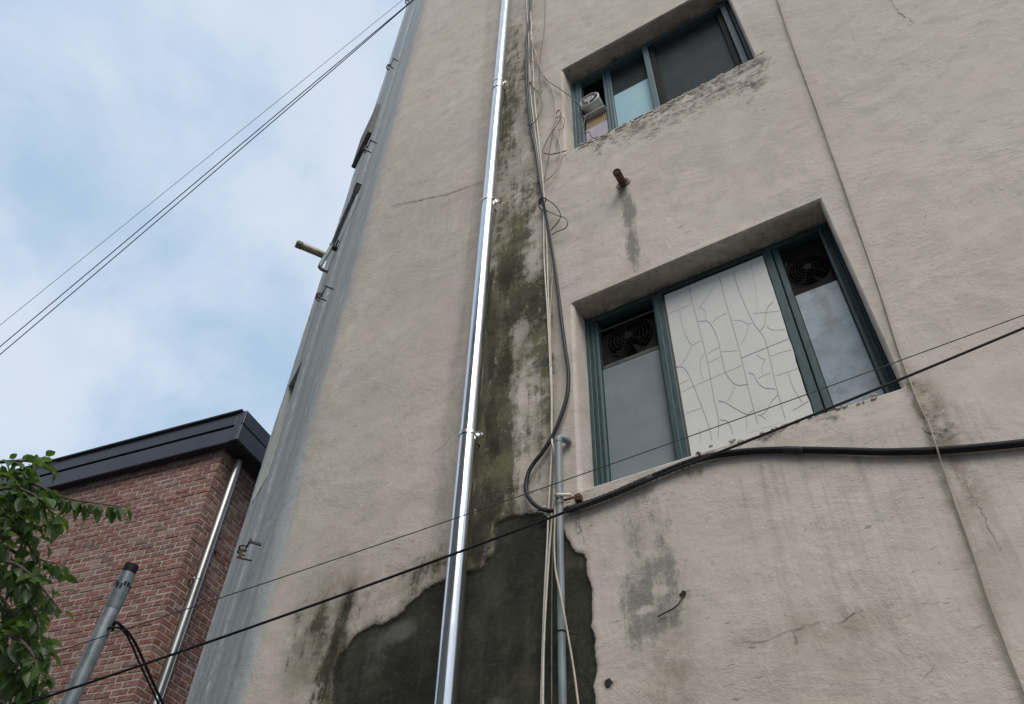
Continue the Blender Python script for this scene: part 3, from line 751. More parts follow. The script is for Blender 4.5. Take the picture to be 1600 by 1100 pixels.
mb = MB(); bar(mb, -.262, -.218, z0 + .041, z1 - .041, FY - .004, .222, .005); bar(mb, -.214, -.180, z0 + .041, z1 - .041, FY + .006, .222, .005); mb.build('mullion', M['frame'], wlo)
mb = MB(); bar(mb, -.838, -.264, z1 - .100, z1 - .042, FY + .010, .220); mb.build('rail', M['frame'], wlo); mb = MB(); bar(mb, -.838, -.264, z0 + .039, z0 + .075, FY + .010, .220); mb.build('rail', M['frame'], wlo)
# white sheet: slightly wavy plate with uneven edge
def sheet(parent, name, mat, x0, x1, z0, z1, y, th=.006, wav=.004, rag=.0, label=None, seed=0):
    r = random.Random(seed); nx, nz_ = 14, 22; v, f = [], []
    for lay in (0, 1):
        for j in range(nz_ + 1):
            for i in range(nx + 1):
                x = x0 + (x1 - x0) * i / nx; z = z0 + (z1 - z0) * j / nz_
                if i in (0, nx) or j in (0, nz_):
                    q = rag * (fbm(np.array(x * 14 + seed), np.array(z * 9), 3) - .5) * 2
                    if i == 0: x += abs(q) * .2
                    if i == nx: x -= abs(q) * (1.0 if j < nz_ * .55 else .35)
                    if j == nz_: z -= abs(q)
                    if j == 0: z += abs(q) * .3
                v.append((x, y + lay * th + wav * (float(fbm(np.array(x * 3 + seed), np.array(z * 3), 2)) - .5), z))
    n = (nx + 1) * (nz_ + 1); g = lambda i, j, l: l * n + j * (nx + 1) + i
    for j in range(nz_):
        for i in range(nx):
            f.append((g(i, j, 0), g(i + 1, j, 0), g(i + 1, j + 1, 0), g(i, j + 1, 0))); f.append((g(i, j, 1), g(i, j + 1, 1), g(i + 1, j + 1, 1), g(i + 1, j, 1)))
    for i in range(nx): f.append((g(i, 0, 0), g(i, 0, 1), g(i + 1, 0, 1), g(i + 1, 0, 0))); f.append((g(i, nz_, 0), g(i + 1, nz_, 0), g(i + 1, nz_, 1), g(i, nz_, 1)))
    for j in range(nz_): f.append((g(0, j, 0), g(0, j + 1, 0), g(0, j + 1, 1), g(0, j, 1))); f.append((g(nx, j, 0), g(nx, j, 1), g(nx, j + 1, 1), g(nx, j + 1, 0)))
    mb = MB(); mb.add(v, f); return mb.build(name, mat, parent, True, label=label)
SY = FY + .000
sheet(wlo, 'sheet', M['board_white'], -.836, -.263, 3.885, 5.062, SY, .008, .0008, .009, 'white sheet with thin dark cracked glass lines', 5)
LN = MB()
def zl(pts, wd=.0006):                  # thin line on the white sheet, points read in the survey zoom
    P = [W(1000 + a / 3.235, 380 + b / 3.235, SY) for a, b in pts]
    P = spline(P, 5) if len(P) > 2 else P
    LN.tube([(p[0], SY - .0010 + .0008 * (float(fbm(np.array(p[0] * 3 + 5), np.array(p[2] * 3), 2)) - .5) , p[2]) for p in P], wd, 4)
T = .0009
zl([(247, 215), (262, 290), (300, 430), (335, 570), (358, 690), (375, 790), (397, 890), (395, 985)], T)
zl([(400, 165), (430, 285), (470, 420), (510, 570), (545, 720), (570, 820), (595, 910)], T)
zl([(470, 135), (490, 210), (530, 310), (575, 405), (620, 465), (642, 520), (665, 620), (690, 730), (735, 890)], T)
zl([(182, 627), (215, 627), (245, 660), (275, 730), (310, 820), (340, 900), (365, 995)], T)
zl([(298, 395), (340, 395), (370, 430), (395, 490), (410, 560), (428, 640), (435, 660), (470, 705), (500, 718), (542, 714)], T)
zl([(675, 295), (645, 325), (635, 370), (630, 415), (605, 445)], T)
zl([(515, 580), (600, 545), (690, 508), (750, 485)], T)
zl([(143, 358), (200, 332), (257, 312)]); zl([(200, 340), (212, 400), (228, 460), (262, 518)]); zl([(262, 518), (285, 505), (307, 493)]); zl([(262, 518), (235, 575), (208, 618)])
zl([(378, 212), (340, 275), (295, 330)]); zl([(305, 325), (330, 345), (335, 390)]); zl([(362, 405), (390, 378), (440, 352)]); zl([(470, 388), (510, 392), (545, 408), (565, 405)]); zl([(550, 410), (535, 470), (510, 510)])
zl([(572, 355), (640, 350), (705, 343)]); zl([(640, 420), (670, 438), (735, 437)]); zl([(660, 572), (720, 550), (765, 540)]); zl([(690, 670), (750, 650), (800, 633)])
zl([(200, 712), (250, 690)]); zl([(212, 752), (290, 715), (360, 685), (440, 650), (515, 618)]); zl([(345, 560), (370, 540), (400, 528)]); zl([(320, 690), (305, 640), (308, 590), (325, 560)]); zl([(345, 605), (385, 585), (410, 572)]); zl([(415, 548), (460, 546), (495, 542)])
zl([(548, 655), (575, 665), (590, 695), (625, 730), (685, 737)], .0008); zl([(395, 797), (430, 805), (490, 840), (542, 865), (570, 845)], .0008); zl([(700, 765), (665, 800), (650, 830), (625, 860), (595, 872)], .0008); zl([(542, 865), (538, 900), (540, 935)])
zl([(405, 893), (440, 900), (460, 930), (470, 965)], .0008); zl([(480, 725), (460, 770), (440, 800)]); zl([(232, 860), (310, 833)]); zl([(300, 935), (310, 1005)]); zl([(748, 655), (775, 730), (820, 805)]); zl([(775, 845), (850, 800)], .0008); zl([(590, 560), (610, 580), (630, 590), (618, 620), (618, 665)]); zl([(595, 683), (660, 655)]); zl([(560, 95), (575, 180), (590, 270), (595, 340)], .0005); zl([(610, 870), (635, 890)]); zl([(735, 120), (740, 100)], .0008)
LN.build('line_pattern', M['lead'], wlo)
mb = MB(); bar(mb, -1.262, -.915, 3.885, 4.700, FY + .034, FY + .042, .002); mb.build('pane', M['board_grey'], wlo, label='dull grey pane below the left fan')
mb = MB(); bar(mb, -.178, .034, 3.885, 4.705, FY + .030, FY + .038, .002); mb.build('pane', M['board_blue'], wlo, label='streaky bluish pane below the right fan')
mb = MB(); bar(mb, -1.262, -.914, 4.995, 5.003, FY + .020, FY + .03, .001); mb.build('rail', M['fan_grey'], wlo, label='thin rail above the left fan')
room(wlo, WLO)

# upper window
mb = MB(); x0, x1, z0, z1 = WUP
bead(mb, x0 + .001, x0 + .088, z0 + .04, z1 - .042, FY, .225)
bar(mb, x1 - .080, x1 - .034, z0 + .04, z1 - .042, FY - .01, .225, .004); bar(mb, x1 - .030, x1 - .002, z0 + .04, z1 - .042, FY + .01, .225, .004)
bar(mb, x0 + .001, x1 - .001, z1 - .040, z1 - .001, FY + .002, .225)
bar(mb, x0 + .001, x1 - .001, z0 + .001, z0 + .038, FY + .002, .225)
wup = mb.build('window', M['frame2'], bld, label='upper window with a white fan, a pale blue sheet and a dark screen')
mb = MB(); bead(mb, -1.062, -.992, z0 + .041, z1 - .042, FY + .030, .222); mb.build('sash', M['frame2'], wup)
mb = MB(); bar(mb, -.672, -.626, z0 + .041, z1 - .042, FY - .006, .222, .004); mb.build('mullion', M['frame2'], wup)
mb = MB(); bar(mb, -.990, -.673, z0 + .05, 7.735, FY + .055, FY + .062, .002); mb.build('sheet', M['board_sky'], wup, label='pale blue sheet behind the middle pane')
mb = MB(); bar(mb, -.990, -.673, 7.740, z1 - .045, FY + .07, FY + .075, .001); mb.build('pane', M['screen'], wup, label='dark strip of glass above the blue sheet')
mb = MB(); bar(mb, -.622, x1 - .084, z0 + .05, z1 - .045, FY + .055, FY + .060, .001); mb.build('pane', M['screen'], wup, label='dark screened right pane')
mb = MB()
bar(mb, -.624, -.585, z0 + .045, z1 - .045, FY + .022, FY + .05, .002); bar(mb, x1 - .125, x1 - .082, z0 + .045, z1 - .045, FY + .022, FY + .05, .002)
mb.build('screen_frame', M['fan_dark'], wup)
mb = MB(); bar(mb, -1.255, -1.065, z0 + .05, 7.382, FY + .04, FY + .05, .002); mb.build('board', M['lilac'], wup, label='lilac board at the foot of the fan opening')
slat0 = None
for i in range(11):
    xa = -1.250 + i * .0168
    if slat0 is None:
        mb = MB(); bar(mb, xa, xa + .0145, 7.385, 7.535, FY + .045, FY + .052, .002); slat0 = mb.build('bamboo_slat', M['mat'], wup)
    else:
        c = slat0.copy(); C.objects.link(c); c.parent = wup; c.location.x += i * .0168; c.location.z += .004 * math.sin(i * 2.3)
mb = MB(); mb.box((-1.155, FY + .03, 7.548), (.19, .06, .014), None, .003); mb.box((-1.155, FY + .054, 7.580), (.185, .010, .05), None, .002); mb.build('shelf', M['fan_white'], wup)
mb = MB(); bar(mb, -1.262, -1.215, 7.80, 7.96, FY + .05, FY + .06, .002); mb.build('board', M['wornwood'], wup, label='brown offcut beside the white fan')
room(wup, WUP)

# side-face openings
for k, (a, b, c_, d_) in enumerate(SIDE):
    mb = MB(); cc = BP0 + BD * (a + b) / 2 - BN * .14; mb.box((cc[0], cc[1], (c_ + d_) / 2), (b - a, .02, d_ - c_), (BD, BN, (0, 0, 1)))
    w_ = mb.build('window', M['glass'], bld, label=['dark side window in the blue grey wall, lower slot', 'small dark side window slot under the flue'][k])
    mb = MB()
    for t_ in (a + .02, b - .02, (a + b) / 2):
        q = BP0 + BD * t_ - BN * .115; mb.box((q[0], q[1], (c_ + d_) / 2), (.035, .03, d_ - c_ - .004), (BD, BN, (0, 0, 1)))
    mb.build('frame', M['fan_dark'], w_)

# ------------------------------------------------------------------ exhaust fans
def box_fan(name, cx, cz, half_w, R_, y, label, zb, zt):
    t = thing(name, (cx, y, zb), label, 'fan', 'exhaust fans in the windows')
    mb = MB(); n = 40; v = []; f = []
    x0, x1 = cx - half_w, cx + half_w
    for i in range(n):
        a = 2 * math.pi * i / n; ca, sa = math.cos(a), math.sin(a)
        k = min(half_w / max(abs(ca), 1e-6), ((zt - cz) if sa > 0 else (cz - zb)) / max(abs(sa), 1e-6))
        v += [(cx + R_ * ca, y, cz + R_ * sa), (cx + k * ca, y, cz + k * sa), (cx + R_ * .93 * ca, y + .05, cz + R_ * .93 * sa)]
    for i in range(n):
        j = (i + 1) % n; f.append((3 * i, 3 * i + 1, 3 * j + 1, 3 * j)); f.append((3 * i, 3 * j, 3 * j + 2, 3 * i + 2))
    mb.add(v, f)
    mb.build('housing', M['fan_dark'], t)
    mb = MB(); bar(mb, x0, x1, zb - .030, zb, y - .012, y + .02, .003); mb.build('lower_lip', M['fan_grey'], t)
    mb = MB()
    for q in (.96, .80, .64, .48, .32): mb.ring((cx, y - .012 - .014 * (1 - q), cz), (0, 1, 0), R_ * q, .0022, 40, 5)
    for a in range(5):
        an = .5 + a * 2 * math.pi / 5
        mb.tube([(cx + R_ * .18 * math.cos(an), y - .026, cz + R_ * .18 * math.sin(an)), (cx + R_ * .98 * math.cos(an), y - .010, cz + R_ * .98 * math.sin(an))], .0026, 5)
    mb.build('grille', M['grille'], t, True)
    mb = MB(); mb.tube([(cx, y - .028, cz), (cx, y - .014, cz)], R_ * .2, 20); mb.build('hub', M['fan_dark'], t, True)
    for a in range(5):
        an = a * 2 * math.pi / 5; v = []
        for r_, da, dy in ((.2, -.25, .02), (.2, .25, .04), (.9, .55, .05), (.9, -.05, .012)):
            v.append((cx + R_ * r_ * math.cos(an + da), y + dy, cz + R_ * r_ * math.sin(an + da)))
        v += [(p[0], p[1] + .003, p[2]) for p in v]
        mb = MB(); mb.add(v, [(0, 1, 2, 3), (7, 6, 5, 4), (0, 4, 5, 1), (1, 5, 6, 2), (2, 6, 7, 3), (3, 7, 4, 0)]); mb.build('blade', M['blade'], t)
    return t
fc = W(977, 528, FY + .05)
box_fan('exhaust_fan', -1.088, 4.885, .174, .142, FY + .05, 'black square exhaust fan above the dull grey pane, left of the white sheet', 4.735, 4.994)
box_fan('exhaust_fan', -.072, 4.870, .106, .104, FY + .05, 'dark exhaust fan with ring grille above the bluish streaky pane, right of the white sheet', 4.715, 5.08)
# white round fan
fx, fz, fy = -1.168, 7.690, FY - .045
t = thing('duct_fan', (fx, fy, fz), 'small white round duct fan with a labelled hub in the upper window', 'fan', 'exhaust fans in the windows')
mb = MB(); n = 40; v = []; f = []
prof = [(.081, 0), (.087, .004), (.087, .014), (.082, .018), (.080, .20), (.074, .20), (.075, .01), (.078, 0)]
for (r_, dy) in prof:
    for i in range(n):
        a = 2 * math.pi * i / n; v.append((fx + r_ * math.cos(a), fy + dy, fz + r_ * math.sin(a)))
for k in range(len(prof)):
    l = (k + 1) % len(prof)
    for i in range(n):
        j = (i + 1) % n; f.append((k * n + i, k * n + j, l * n + j, l * n + i))
mb.add(v, f); mb.build('duct', M['fan_white'], t, True)
mb = MB(); mb.tube([(fx, fy + .10, fz), (fx, fy + .105, fz)], .0745, 32); mb.build('back_plate', M['fan_dark'], t)
mb = MB()
n = 32; v = []; f = []
for (r_, dy) in ((.044, .008), (.044, .0), (.041, -.003)):
    for i in range(n):
        a = 2 * math.pi * i / n; v.append((fx + r_ * math.cos(a), fy + dy, fz + .7 * r_ * math.sin(a)))
for k in range(2):
    for i in range(n): f.append((k * n + i, k * n + (i + 1) % n, (k + 1) * n + (i + 1) % n, (k + 1) * n + i))
f.append(tuple(2 * n + i for i in range(n))); f.append(tuple(range(n))[::-1])
mb.add(v, f); hub = mb.build('hub', M['fan_white'], t)
mb = MB()
for i, hgt in enumerate((.026, .030, .022, .032, .024, .030)):
    xx = fx - .025 + i * .010; mb.box((xx, fy - .0045, fz), (.0038, .003, hgt * .8))
mb.build('print', M['fan_grey'], hub)
for a in (20, 140, 265):
    an = math.radians(a); mb = MB()
    mb.tube([(fx + .034 * math.cos(an), fy + .002, fz + .026 * math.sin(an)), (fx + .081 * math.cos(an), fy + .002, fz + .081 * math.sin(an))], .0042, 6); mb.build('spoke', M['fan_white'], t)

# ------------------------------------------------------------------ steel flue pipe
PO = -.095
pxa, pxb = W(694, 1100, PO), W(791.5, 0, PO)
pcx = (pxa[0] + pxb[0]) / 2
zc1, zc2, zc3 = W(778, 137, PO)[2], W(766, 315, PO)[2], W(725, 684, PO)[2]
pipe = thing('steel_pipe', (pcx, PO, 0), 'shiny stainless steel flue pipe running straight up the beige wall', 'pipe')
def section(z0, z1, r_, parent, mat, x=None, y=None, name='pipe_section'):
    mb = MB(); mb.tube([(pcx if x is None else x, PO if y is None else y, z) for z in (z0, z1)], r_, 48, True)
    return mb.build(name, mat, parent, True)
zj = W(779, 141, PO)[2]
section(.15, zj, .0475, pipe, M['steel']); section(zj, 17.8, .049, pipe, M['steel'])
mb = MB(); mb.ring((pcx, PO, zj), (0, 0, 1), .049, .004, 48, 6); mb.build('joint_bead', M['steel2'], pipe, True)
def clamp(z, parent, cx, cy, r_, tox, toy):
    mb = MB(); n = 40; v = []; f = []
    for (rr, dz) in ((r_, -.010), (r_ + .003, -.010), (r_ + .003, .010), (r_, .010)):
        for i in range(n):
            a = 2 * math.pi * i / n; v.append((cx + rr * math.cos(a), cy + rr * math.sin(a), z + dz))
    for k in range(3):
        for i in range(n): f.append((k * n + i, k * n + (i + 1) % n, (k + 1) * n + (i + 1) % n, (k + 1) * n + i))
    mb.add(v, f); c = mb.build('clamp', M['steel2'], parent, True)
    mb = MB(); mb.box((cx + r_ + .013, cy + .012, z), (.028, .004, .018)); mb.box((cx + r_ + .013, cy + .024, z), (.028, .004, .018)); mb.tube([(cx + r_ + .017, cy - .002, z), (cx + r_ + .017, cy + .036, z)], .004, 8); mb.tube([(cx + r_ + .017, cy - .006, z), (cx + r_ + .017, cy + .0, z)], .007, 6)
    mb.build('bolt', M['steel2'], c)
    mb = MB(); mb.tube([(cx + .01, cy + r_, z - .005), (cx + .01, tox, z - .005)], .006, 8); mb.build('wall_stud', M['rust'], c)
for z in (zc1 + .08, zc2, zc3): clamp(z, pipe, pcx, PO, .0495, .01, 0)
clamp(11.2, pipe, pcx, PO, .0495, .01, 0); clamp(1.6, pipe, pcx, PO, .0495, .01, 0)

# ------------------------------------------------------------------ grey conduit
CO = -.05
ca, cb = W(873, 690, CO), W(879, 1100, CO)
cox = (ca[0] + cb[0]) / 2
cond = thing('conduit', (cox, CO, 0), 'grey plastic conduit standing against the dark damp patch under the looped black cable', 'conduit')
mb = MB(); mb.tube([(cox + .004, CO, .05), (cox - .002, CO, 2.5), (cox, CO, ca[2] - .36)], .0165, 20); mb.build('tube', M['conduit'], cond, True)
mb = MB(); mb.tube([(cox, CO, ca[2] - .37), (cox, CO, ca[2])], .0185, 20); mb.build('sleeve', M['conduit'], cond, True)
mb = MB(); mb.tube(spline([(cox, CO, ca[2] - .005), (cox, CO, ca[2] + .012), (cox + .01, CO + .01, ca[2] + .026), (cox + .03, CO + .025, ca[2] + .022), (cox + .042, CO + .04, ca[2] + .012)], 4), .0205, 16); mb.build('cap', M['conduit'], cond, True)
for zs in (3.1,):
    mb = MB(); mb.ring((cox, CO, zs), (0, 0, 1), .018, .003, 20, 5); mb.tube([(cox + .018, CO, zs), (cox + .05, .0, zs)], .004, 6); mb.build('saddle', M['darkmetal'], cond)
# rusty cable bracket
bk = W(885, 782, -.03)
br = thing('cable_bracket', (bk[0], 0, bk[2]), 'small rusty bracket with a tied insulator where the black cable meets the conduit', 'bracket')
mb = MB(); mb.box((bk[0] + .02, -.03, bk[2] + .005), (.11, .006, .014), None, .002); mb.box((bk[0] + .055, -.008, bk[2] + .003), (.03, .045, .038), None, .003); mb.build('arm', M['rust'], br)
mb = MB(); mb.tube([(bk[0] - .035, -.085, bk[2] + .01), (bk[0] + .03, -.045, bk[2] + .012)], .008, 10); mb.build('insulator', M['wire_white'], br, True)
mb = MB(); mb.tube(spline([(bk[0] - .02, -.04, bk[2] + .03), (bk[0] - .035, -.09, bk[2] + .035), (bk[0] - .01, -.09, bk[2] - .01), (bk[0] + .0, -.045, bk[2] - .02), (bk[0] + .03, -.05, bk[2] - .03)], 6), .0028, 6); mb.build('tie_wire', M['wire_beige'], br)
mb = MB(); mb.box((bk[0] - .135, -.025, bk[2] + .002), (.05, .02, .012), None, .003); mb.build('clip', M['wire_white'], br)

# rusty pipe stub
sp_ = W(974, 287)
st_ = thing('pipe_stub', (sp_[0], 0, sp_[2]), 'short rusty iron pipe stub sticking out of the wall between the two windows', 'pipe stub')
mb = MB(); e_ = hit(962, 266, (0, -.17, 0), (0, 1, 0)); n = 16
mb.tube([(sp_[0], .03, sp_[2]), (sp_[0] + (e_[0] - sp_[0]) * .9, -.15, sp_[2] + (e_[2] - sp_[2]) * .9)], .026, n, False)
mb.tube([(sp_[0], .03, sp_[2]), (sp_[0] + (e_[0] - sp_[0]) * .9, -.149, sp_[2] + (e_[2] - sp_[2]) * .9)], .020, n, True)
mb.build('stub', M['rust'], st_, True)
mb = MB(); r = random.Random(4)
for i in range(26):
    a = r.uniform(0, 6.28); q = r.uniform(.030, .055); s = r.uniform(.006, .014)
    mb.box((sp_[0] + q * math.cos(a), -.008 - wdisp(sp_[0], sp_[2]), sp_[2] + q * math.sin(a)), (s, s, s), ((math.cos(a), 0, math.sin(a)), (0, 1, 0), (-math.sin(a), 0, math.cos(a))), s * .25)
mb.build('mortar_lump', M['flake'], st_, kind='stuff')

# ------------------------------------------------------------------ cables on the facade
def cable(name, label, cat, pts, r_, mat, group=None, step=6, n=8):
    P = [W(p[0], p[1], -(p[2] if len(p) > 2 else .02)) for p in pts]
    mb = MB(); o0 = np.array(P[0]); sp = spline(P, step)
    t_ = bpy.data.objects.new(name, None)
    mb.tube(sp, r_, n)
    me = bpy.data.meshes.new(name); me.from_pydata([(a - o0[0], b - o0[1], c - o0[2]) for a, b, c in mb.v], [], mb.f); me.polygons.foreach_set('use_smooth', [True] * len(me.polygons)); me.materials.append(mat)
    bpy.data.objects.remove(t_)
    o = bpy.data.objects.new(name, me); C.objects.link(o); o.location = tuple(o0)
    return tag(o, label, cat, group)
GW = 'wires running down the facade'
bk1 = [(829, -30), (828, 20), (823, 60), (822, 110), (825, 160), (830, 205), (838, 240), (845, 290), (849, 312), (854, 340), (862, 385), (869, 430), (876, 490), (884, 550), (888, 580), (887, 612), (880, 640), (866, 676), (850, 703), (830, 730), (823, 750), (823, 770), (832, 785), (848, 796), (872, 798, .024), (905, 791), (950, 775), (1020, 745)]
cable('black_cable', 'thick black cable dropping beside the wires and looping out past the grey conduit', 'cable', [(a[0], a[1], .03) for a in bk1], .0105, M['blackblue'], GW, 6, 10)
hv = [(884, 797), (905, 791), (950, 775), (1020, 745), (1090, 718), (1150, 707), (1220, 703), (1300, 704), (1380, 706), (1460, 704), (1530, 699), (1600, 692), (1720, 678), (1900, 652)]
o = cable('black_cable', 'corrugated black cable sweeping from the rusty bracket under the lower window to the right', 'cable', [(a, b, .018) for a, b in hv], .0145, M['black'], GW, 8, 12)
cor = MB()                              # corrugation rings on the sleeve
Pc = spline([W(a, b, -.018) for a, b in hv[:5]], 14)
for i in range(1, len(Pc) - 1):
    if i % 2: cor.ring(Pc[i], Pc[i + 1] - Pc[i - 1], .0148, .0028, 12, 4)
ob = np.array(o.location); cor.v = [tuple(np.array(p) - ob) for p in cor.v]
q = cor.build('rib', M['black'], None, kind='stuff'); q.parent = o
mb = MB(); a_ = np.array(W(1225, 703, -.018)) - ob; b_ = np.array(W(1256, 704, -.018)) - ob
mb.tube([a_ + (0, -.001, 0), b_ + (0, -.001, 0)], .0162, 12); q = mb.build('tape', M['blackblue'], None); q.parent = o
mb = MB(); a_ = np.array(W(1098, 718, -.03)) - ob; b_ = np.array(W(1090, 706, -.035)) - ob; mb.tube([a_, b_], .004, 6); q = mb.build('tie', M['black'], None); q.parent = o
cable('white_wire', 'white wire hanging straight down left of the grey conduit', 'wire', [(822, -30), (823, 10), (826, 60), (828, 130), (834, 190), (842, 250), (849, 320), (850, 400), (855, 480), (859, 560), (862, 640), (862, 700), (858, 780), (855, 850), (850, 950), (845, 1120)], .0050, M['wire_white'], GW)
cable('white_wire', 'white wire swapping sides near the conduit cap and falling across the dark patch', 'wire', [(825, -30, .03), (829, 20, .03), (832, 80, .03), (835, 150, .03), (842, 220, .03), (848, 280, .03), (853, 350, .02), (856, 440, .02), (859, 520, .02), (862, 600, .02), (862, 680, .03), (864, 697, .04), (868, 712, .04), (868, 740, .04), (864, 790, .03), (857, 880, .03), (850, 1000, .03), (848, 1120, .03)], .0050, M['wire_white'], GW)
cable('beige_wire', 'yellowed wire starting beside the dark cable loop and joining the white wires', 'wire', [(866, 400, .03), (864, 420, .02), (860, 490, .02), (861, 560, .02), (863, 640, .02)], .0040, M['wire_beige'], GW)
cable('beige_wire', 'beige wire leaving the bracket and crossing over the grey conduit lower down', 'wire', [(866, 770, .05), (867, 800, .06), (866, 850, .07), (868, 890, .08), (876, 930, .085), (887, 990, .08), (897, 1050, .07), (906, 1120, .07)], .0046, M['wire_beige'], GW)
cable('grey_wire', 'thin grey wire between the white wires and the conduit', 'wire', [(862, 640, .012), (862, 760, .015), (863, 850, .015), (862, 960, .015), (862, 1120, .015)], .0032, M['wire_grey'], GW)
cable('grey_wire', 'bluish grey wire beside the black cable at the top of the bundle', 'wire', [(832, -30, .02), (830, 30, .025), (828, 70, .03), (826, 110, .03), (828, 165, .03), (836, 225, .035), (844, 280, .04), (850, 312, .04), (858, 352, .04), (868, 410, .03), (875, 470, .03)], .0052, M['wire_grey'], GW)
cable('brown_wire', 'brown wire coiled in one open loop left of the upper window', 'wire', [(827, 128, .03), (835, 138, .04), (843, 148, .05), (847, 162, .05), (843, 178, .05), (834, 192, .05), (826, 196, .05), (820, 190, .05), (819, 176, .04), (821, 160, .03)], .0042, M['wire_brown'], GW)
cable('beige_wire', 'beige wire snaking past the upper window and hooking back to the bundle', 'wire', [(829, 50, .03), (833, 72, .03), (840, 96, .03), (850, 115, .03), (860, 132, .03), (866, 150, .03), (868, 172, .03), (865, 190, .03), (864, 198, .03), (870, 210, .03), (875, 228, .03), (876, 244, .03), (871, 262, .03), (862, 275, .03), (849, 285, .03)], .0042, M['wire_beige'], GW)
cable('beige_wire', 'short beige wire kinked across the top of the bundle', 'wire', [(830, 60, .04), (834, 74, .05), (838, 86, .05), (834, 95, .05), (830, 103, .05), (829, 130, .04)], .0040, M['wire_beige'], GW)
cable('brown_wire', 'brown wire sagging in a bag shape below the hooked beige wire', 'wire', [(868, 178, .02), (874, 172, .03), (876, 184, .03), (868, 198, .04), (858, 214, .04), (850, 230, .04), (849, 238, .04), (858, 241, .04), (872, 239, .03), (886, 235, .015)], .0042, M['wire_brown'], GW)
cable('brown_wire', 'brown wire leading from the bundle into the white fan', 'wire', [(848, 118, .03), (858, 128, .03), (875, 139, .03), (890, 150, .03), (900, 160, .01), (906, 167, -.06), (911, 182, -.13)], .0040, M['wire_brown'], GW)
cable('grey_wire', 'hair thin grey wire hanging right of the wire bundle', 'wire', [(852, -20, .012), (851, 40, .012), (846, 75, .012), (843, 112, .012), (845, 132, .014), (846, 142, .015), (841, 150, .015), (839, 160, .015)], .0026, M['wire_brown'], GW)
cable('black_wire', 'black wire tied round the bundle with two springy loops', 'wire', [(845, 318, .05), (843, 312, .06), (848, 309, .07), (855, 312, .06), (864, 318, .05), (872, 327, .05), (876, 338, .05), (871, 348, .05), (864, 356, .04), (859, 362, .03)], .0036, M['blackblue'], GW)
cable('brown_wire', 'brown wire springing from the black tie in a wide loop', 'wire', [(853, 328, .05), (861, 332, .05), (872, 337, .06), (882, 340, .06), (887, 348, .06), (884, 356, .05), (876, 360, .05), (868, 363, .04), (861, 368, .03)], .0034, M['wire_brown'], GW)
cable('black_wire', 'black wire wound in a small knot round the bundle above the lower window', 'wire', [(842, 318, .03), (846, 310, .06), (853, 310, .055), (851, 316, .02), (844, 316, .05), (850, 322, .06), (848, 312, .06), (842, 322, .05), (848, 330, .03)], .0040, M['black'], GW)
cable('black_wire', 'thin black wire dangling among the loops below the upper window', 'wire', [(866, 192, .02), (862, 215, .02), (858, 240, .02), (854, 262, .02), (850, 280, .02)], .0026, M['wire_brown'], GW)
cable('brown_wire', 'thin wire zigzag right of the bag shaped loop', 'wire', [(868, 184, .02), (878, 183, .02), (882, 188, .02), (880, 199, .02), (874, 203, .02), (873, 212, .02), (869, 228, .02)], .0024, M['wire_brown'], GW)
cable('brown_wire', 'tangled brown fan wire hanging over the bamboo slats', 'wire', [(915, 182, -.14), (913, 192, -.13), (911, 204, -.14), (914, 208, -.13), (920, 206, -.12), (923, 212, -.11), (928, 216, -.12), (935, 213, -.13)], .0040, M['wire_brown'], GW)
cable('beige_wire', 'long beige wire running down the wall right of the windows', 'wire', [(1205, -30, .012), (1215, 0, .012), (1240, 75, .010), (1270, 155, .010), (1300, 240, .010), (1335, 340, .008), (1370, 440, .008), (1400, 535, .010), (1420, 590, .014), (1436, 632, .014), (1450, 660, .014), (1462, 694, .04), (1472, 728, .02), (1490, 780, .012), (1515, 850, .012), (1545, 940, .012), (1575, 1020, .012), (1605, 1095, .012), (1620, 1140, .012)], .0032, M['wire_dirty'], GW)
cable('hanging_wire', 'short dark wire curling out of a hole in the lower wall', 'wire', [(1068, 931, -.01), (1064, 936, .02), (1060, 944, .025), (1052, 951, .02), (1040, 957, .015), (1032, 961, .012), (1028, 964, .012)], .0028, M['darkmetal'])

# ------------------------------------------------------------------ brackets, flue, gas pipe and hood on the side face
E3 = (0., 0., 1.)
def pipe_bracket(px, py, label, bent):
    c = B(px, py, .02) - BD * .02; t = thing('pipe_bracket', c, label, 'bracket', 'empty pipe brackets on the side face')
    mb = MB(); a = c - BD * .12
    mb.box(a + BN * .03, (.012, .085, .018), (BD, BN, E3), .002)
    mb.box(c - BD * .055 + BN * .06 + np.array([0, 0, bent * .02]), (.13, .010, .014), (BD, BN, np.array([0, 0, 1.])), .002)
    mb.build('arm', M['darkmetal'], t)
    mb = MB(); k = c + BN * .085; pts = []
    for i in range(13):
        an = math.radians(-30 + 230 * i / 12); pts.append(k + BD * (.02 + .036 * math.cos(an)) + BN * (-.02 + .036 * math.sin(an)))
    for dz in (-.018, .012): mb.tube([p + np.array([0, 0, dz + bent * .01]) for p in pts], .006, 6)
    mb.build('clamp', M['darkmetal'], t)
    mb = MB(); mb.tube([k - BN * .08 - BD * .02 + np.array([0, 0, -.07]), k + BN * .02 - BD * .02 + np.array([0, 0, -.075])], .007, 6); mb.box(k - BD * .02 + np.array([0, 0, -.045]), (.02, .02, .05), (BD, BN, E3), .002)
    mb.build('stud', M['rust'], t)
pipe_bracket(642, 6, 'highest small bracket on the blue grey side wall, by the overhead wires', 1)
pipe_bracket(615, 108, 'small hooked bracket on the side wall above the dark metal shade', -1)
pipe_bracket(580, 238, 'small hooked bracket on the side wall just right of the dark metal shade', 1)
pipe_bracket(511, 467, 'broken double bracket on the side wall below the perforated flue', -1)
pipe_bracket(396, 866, 'lowest bracket on the side wall with a rust stained plate, near the brick building', 1)

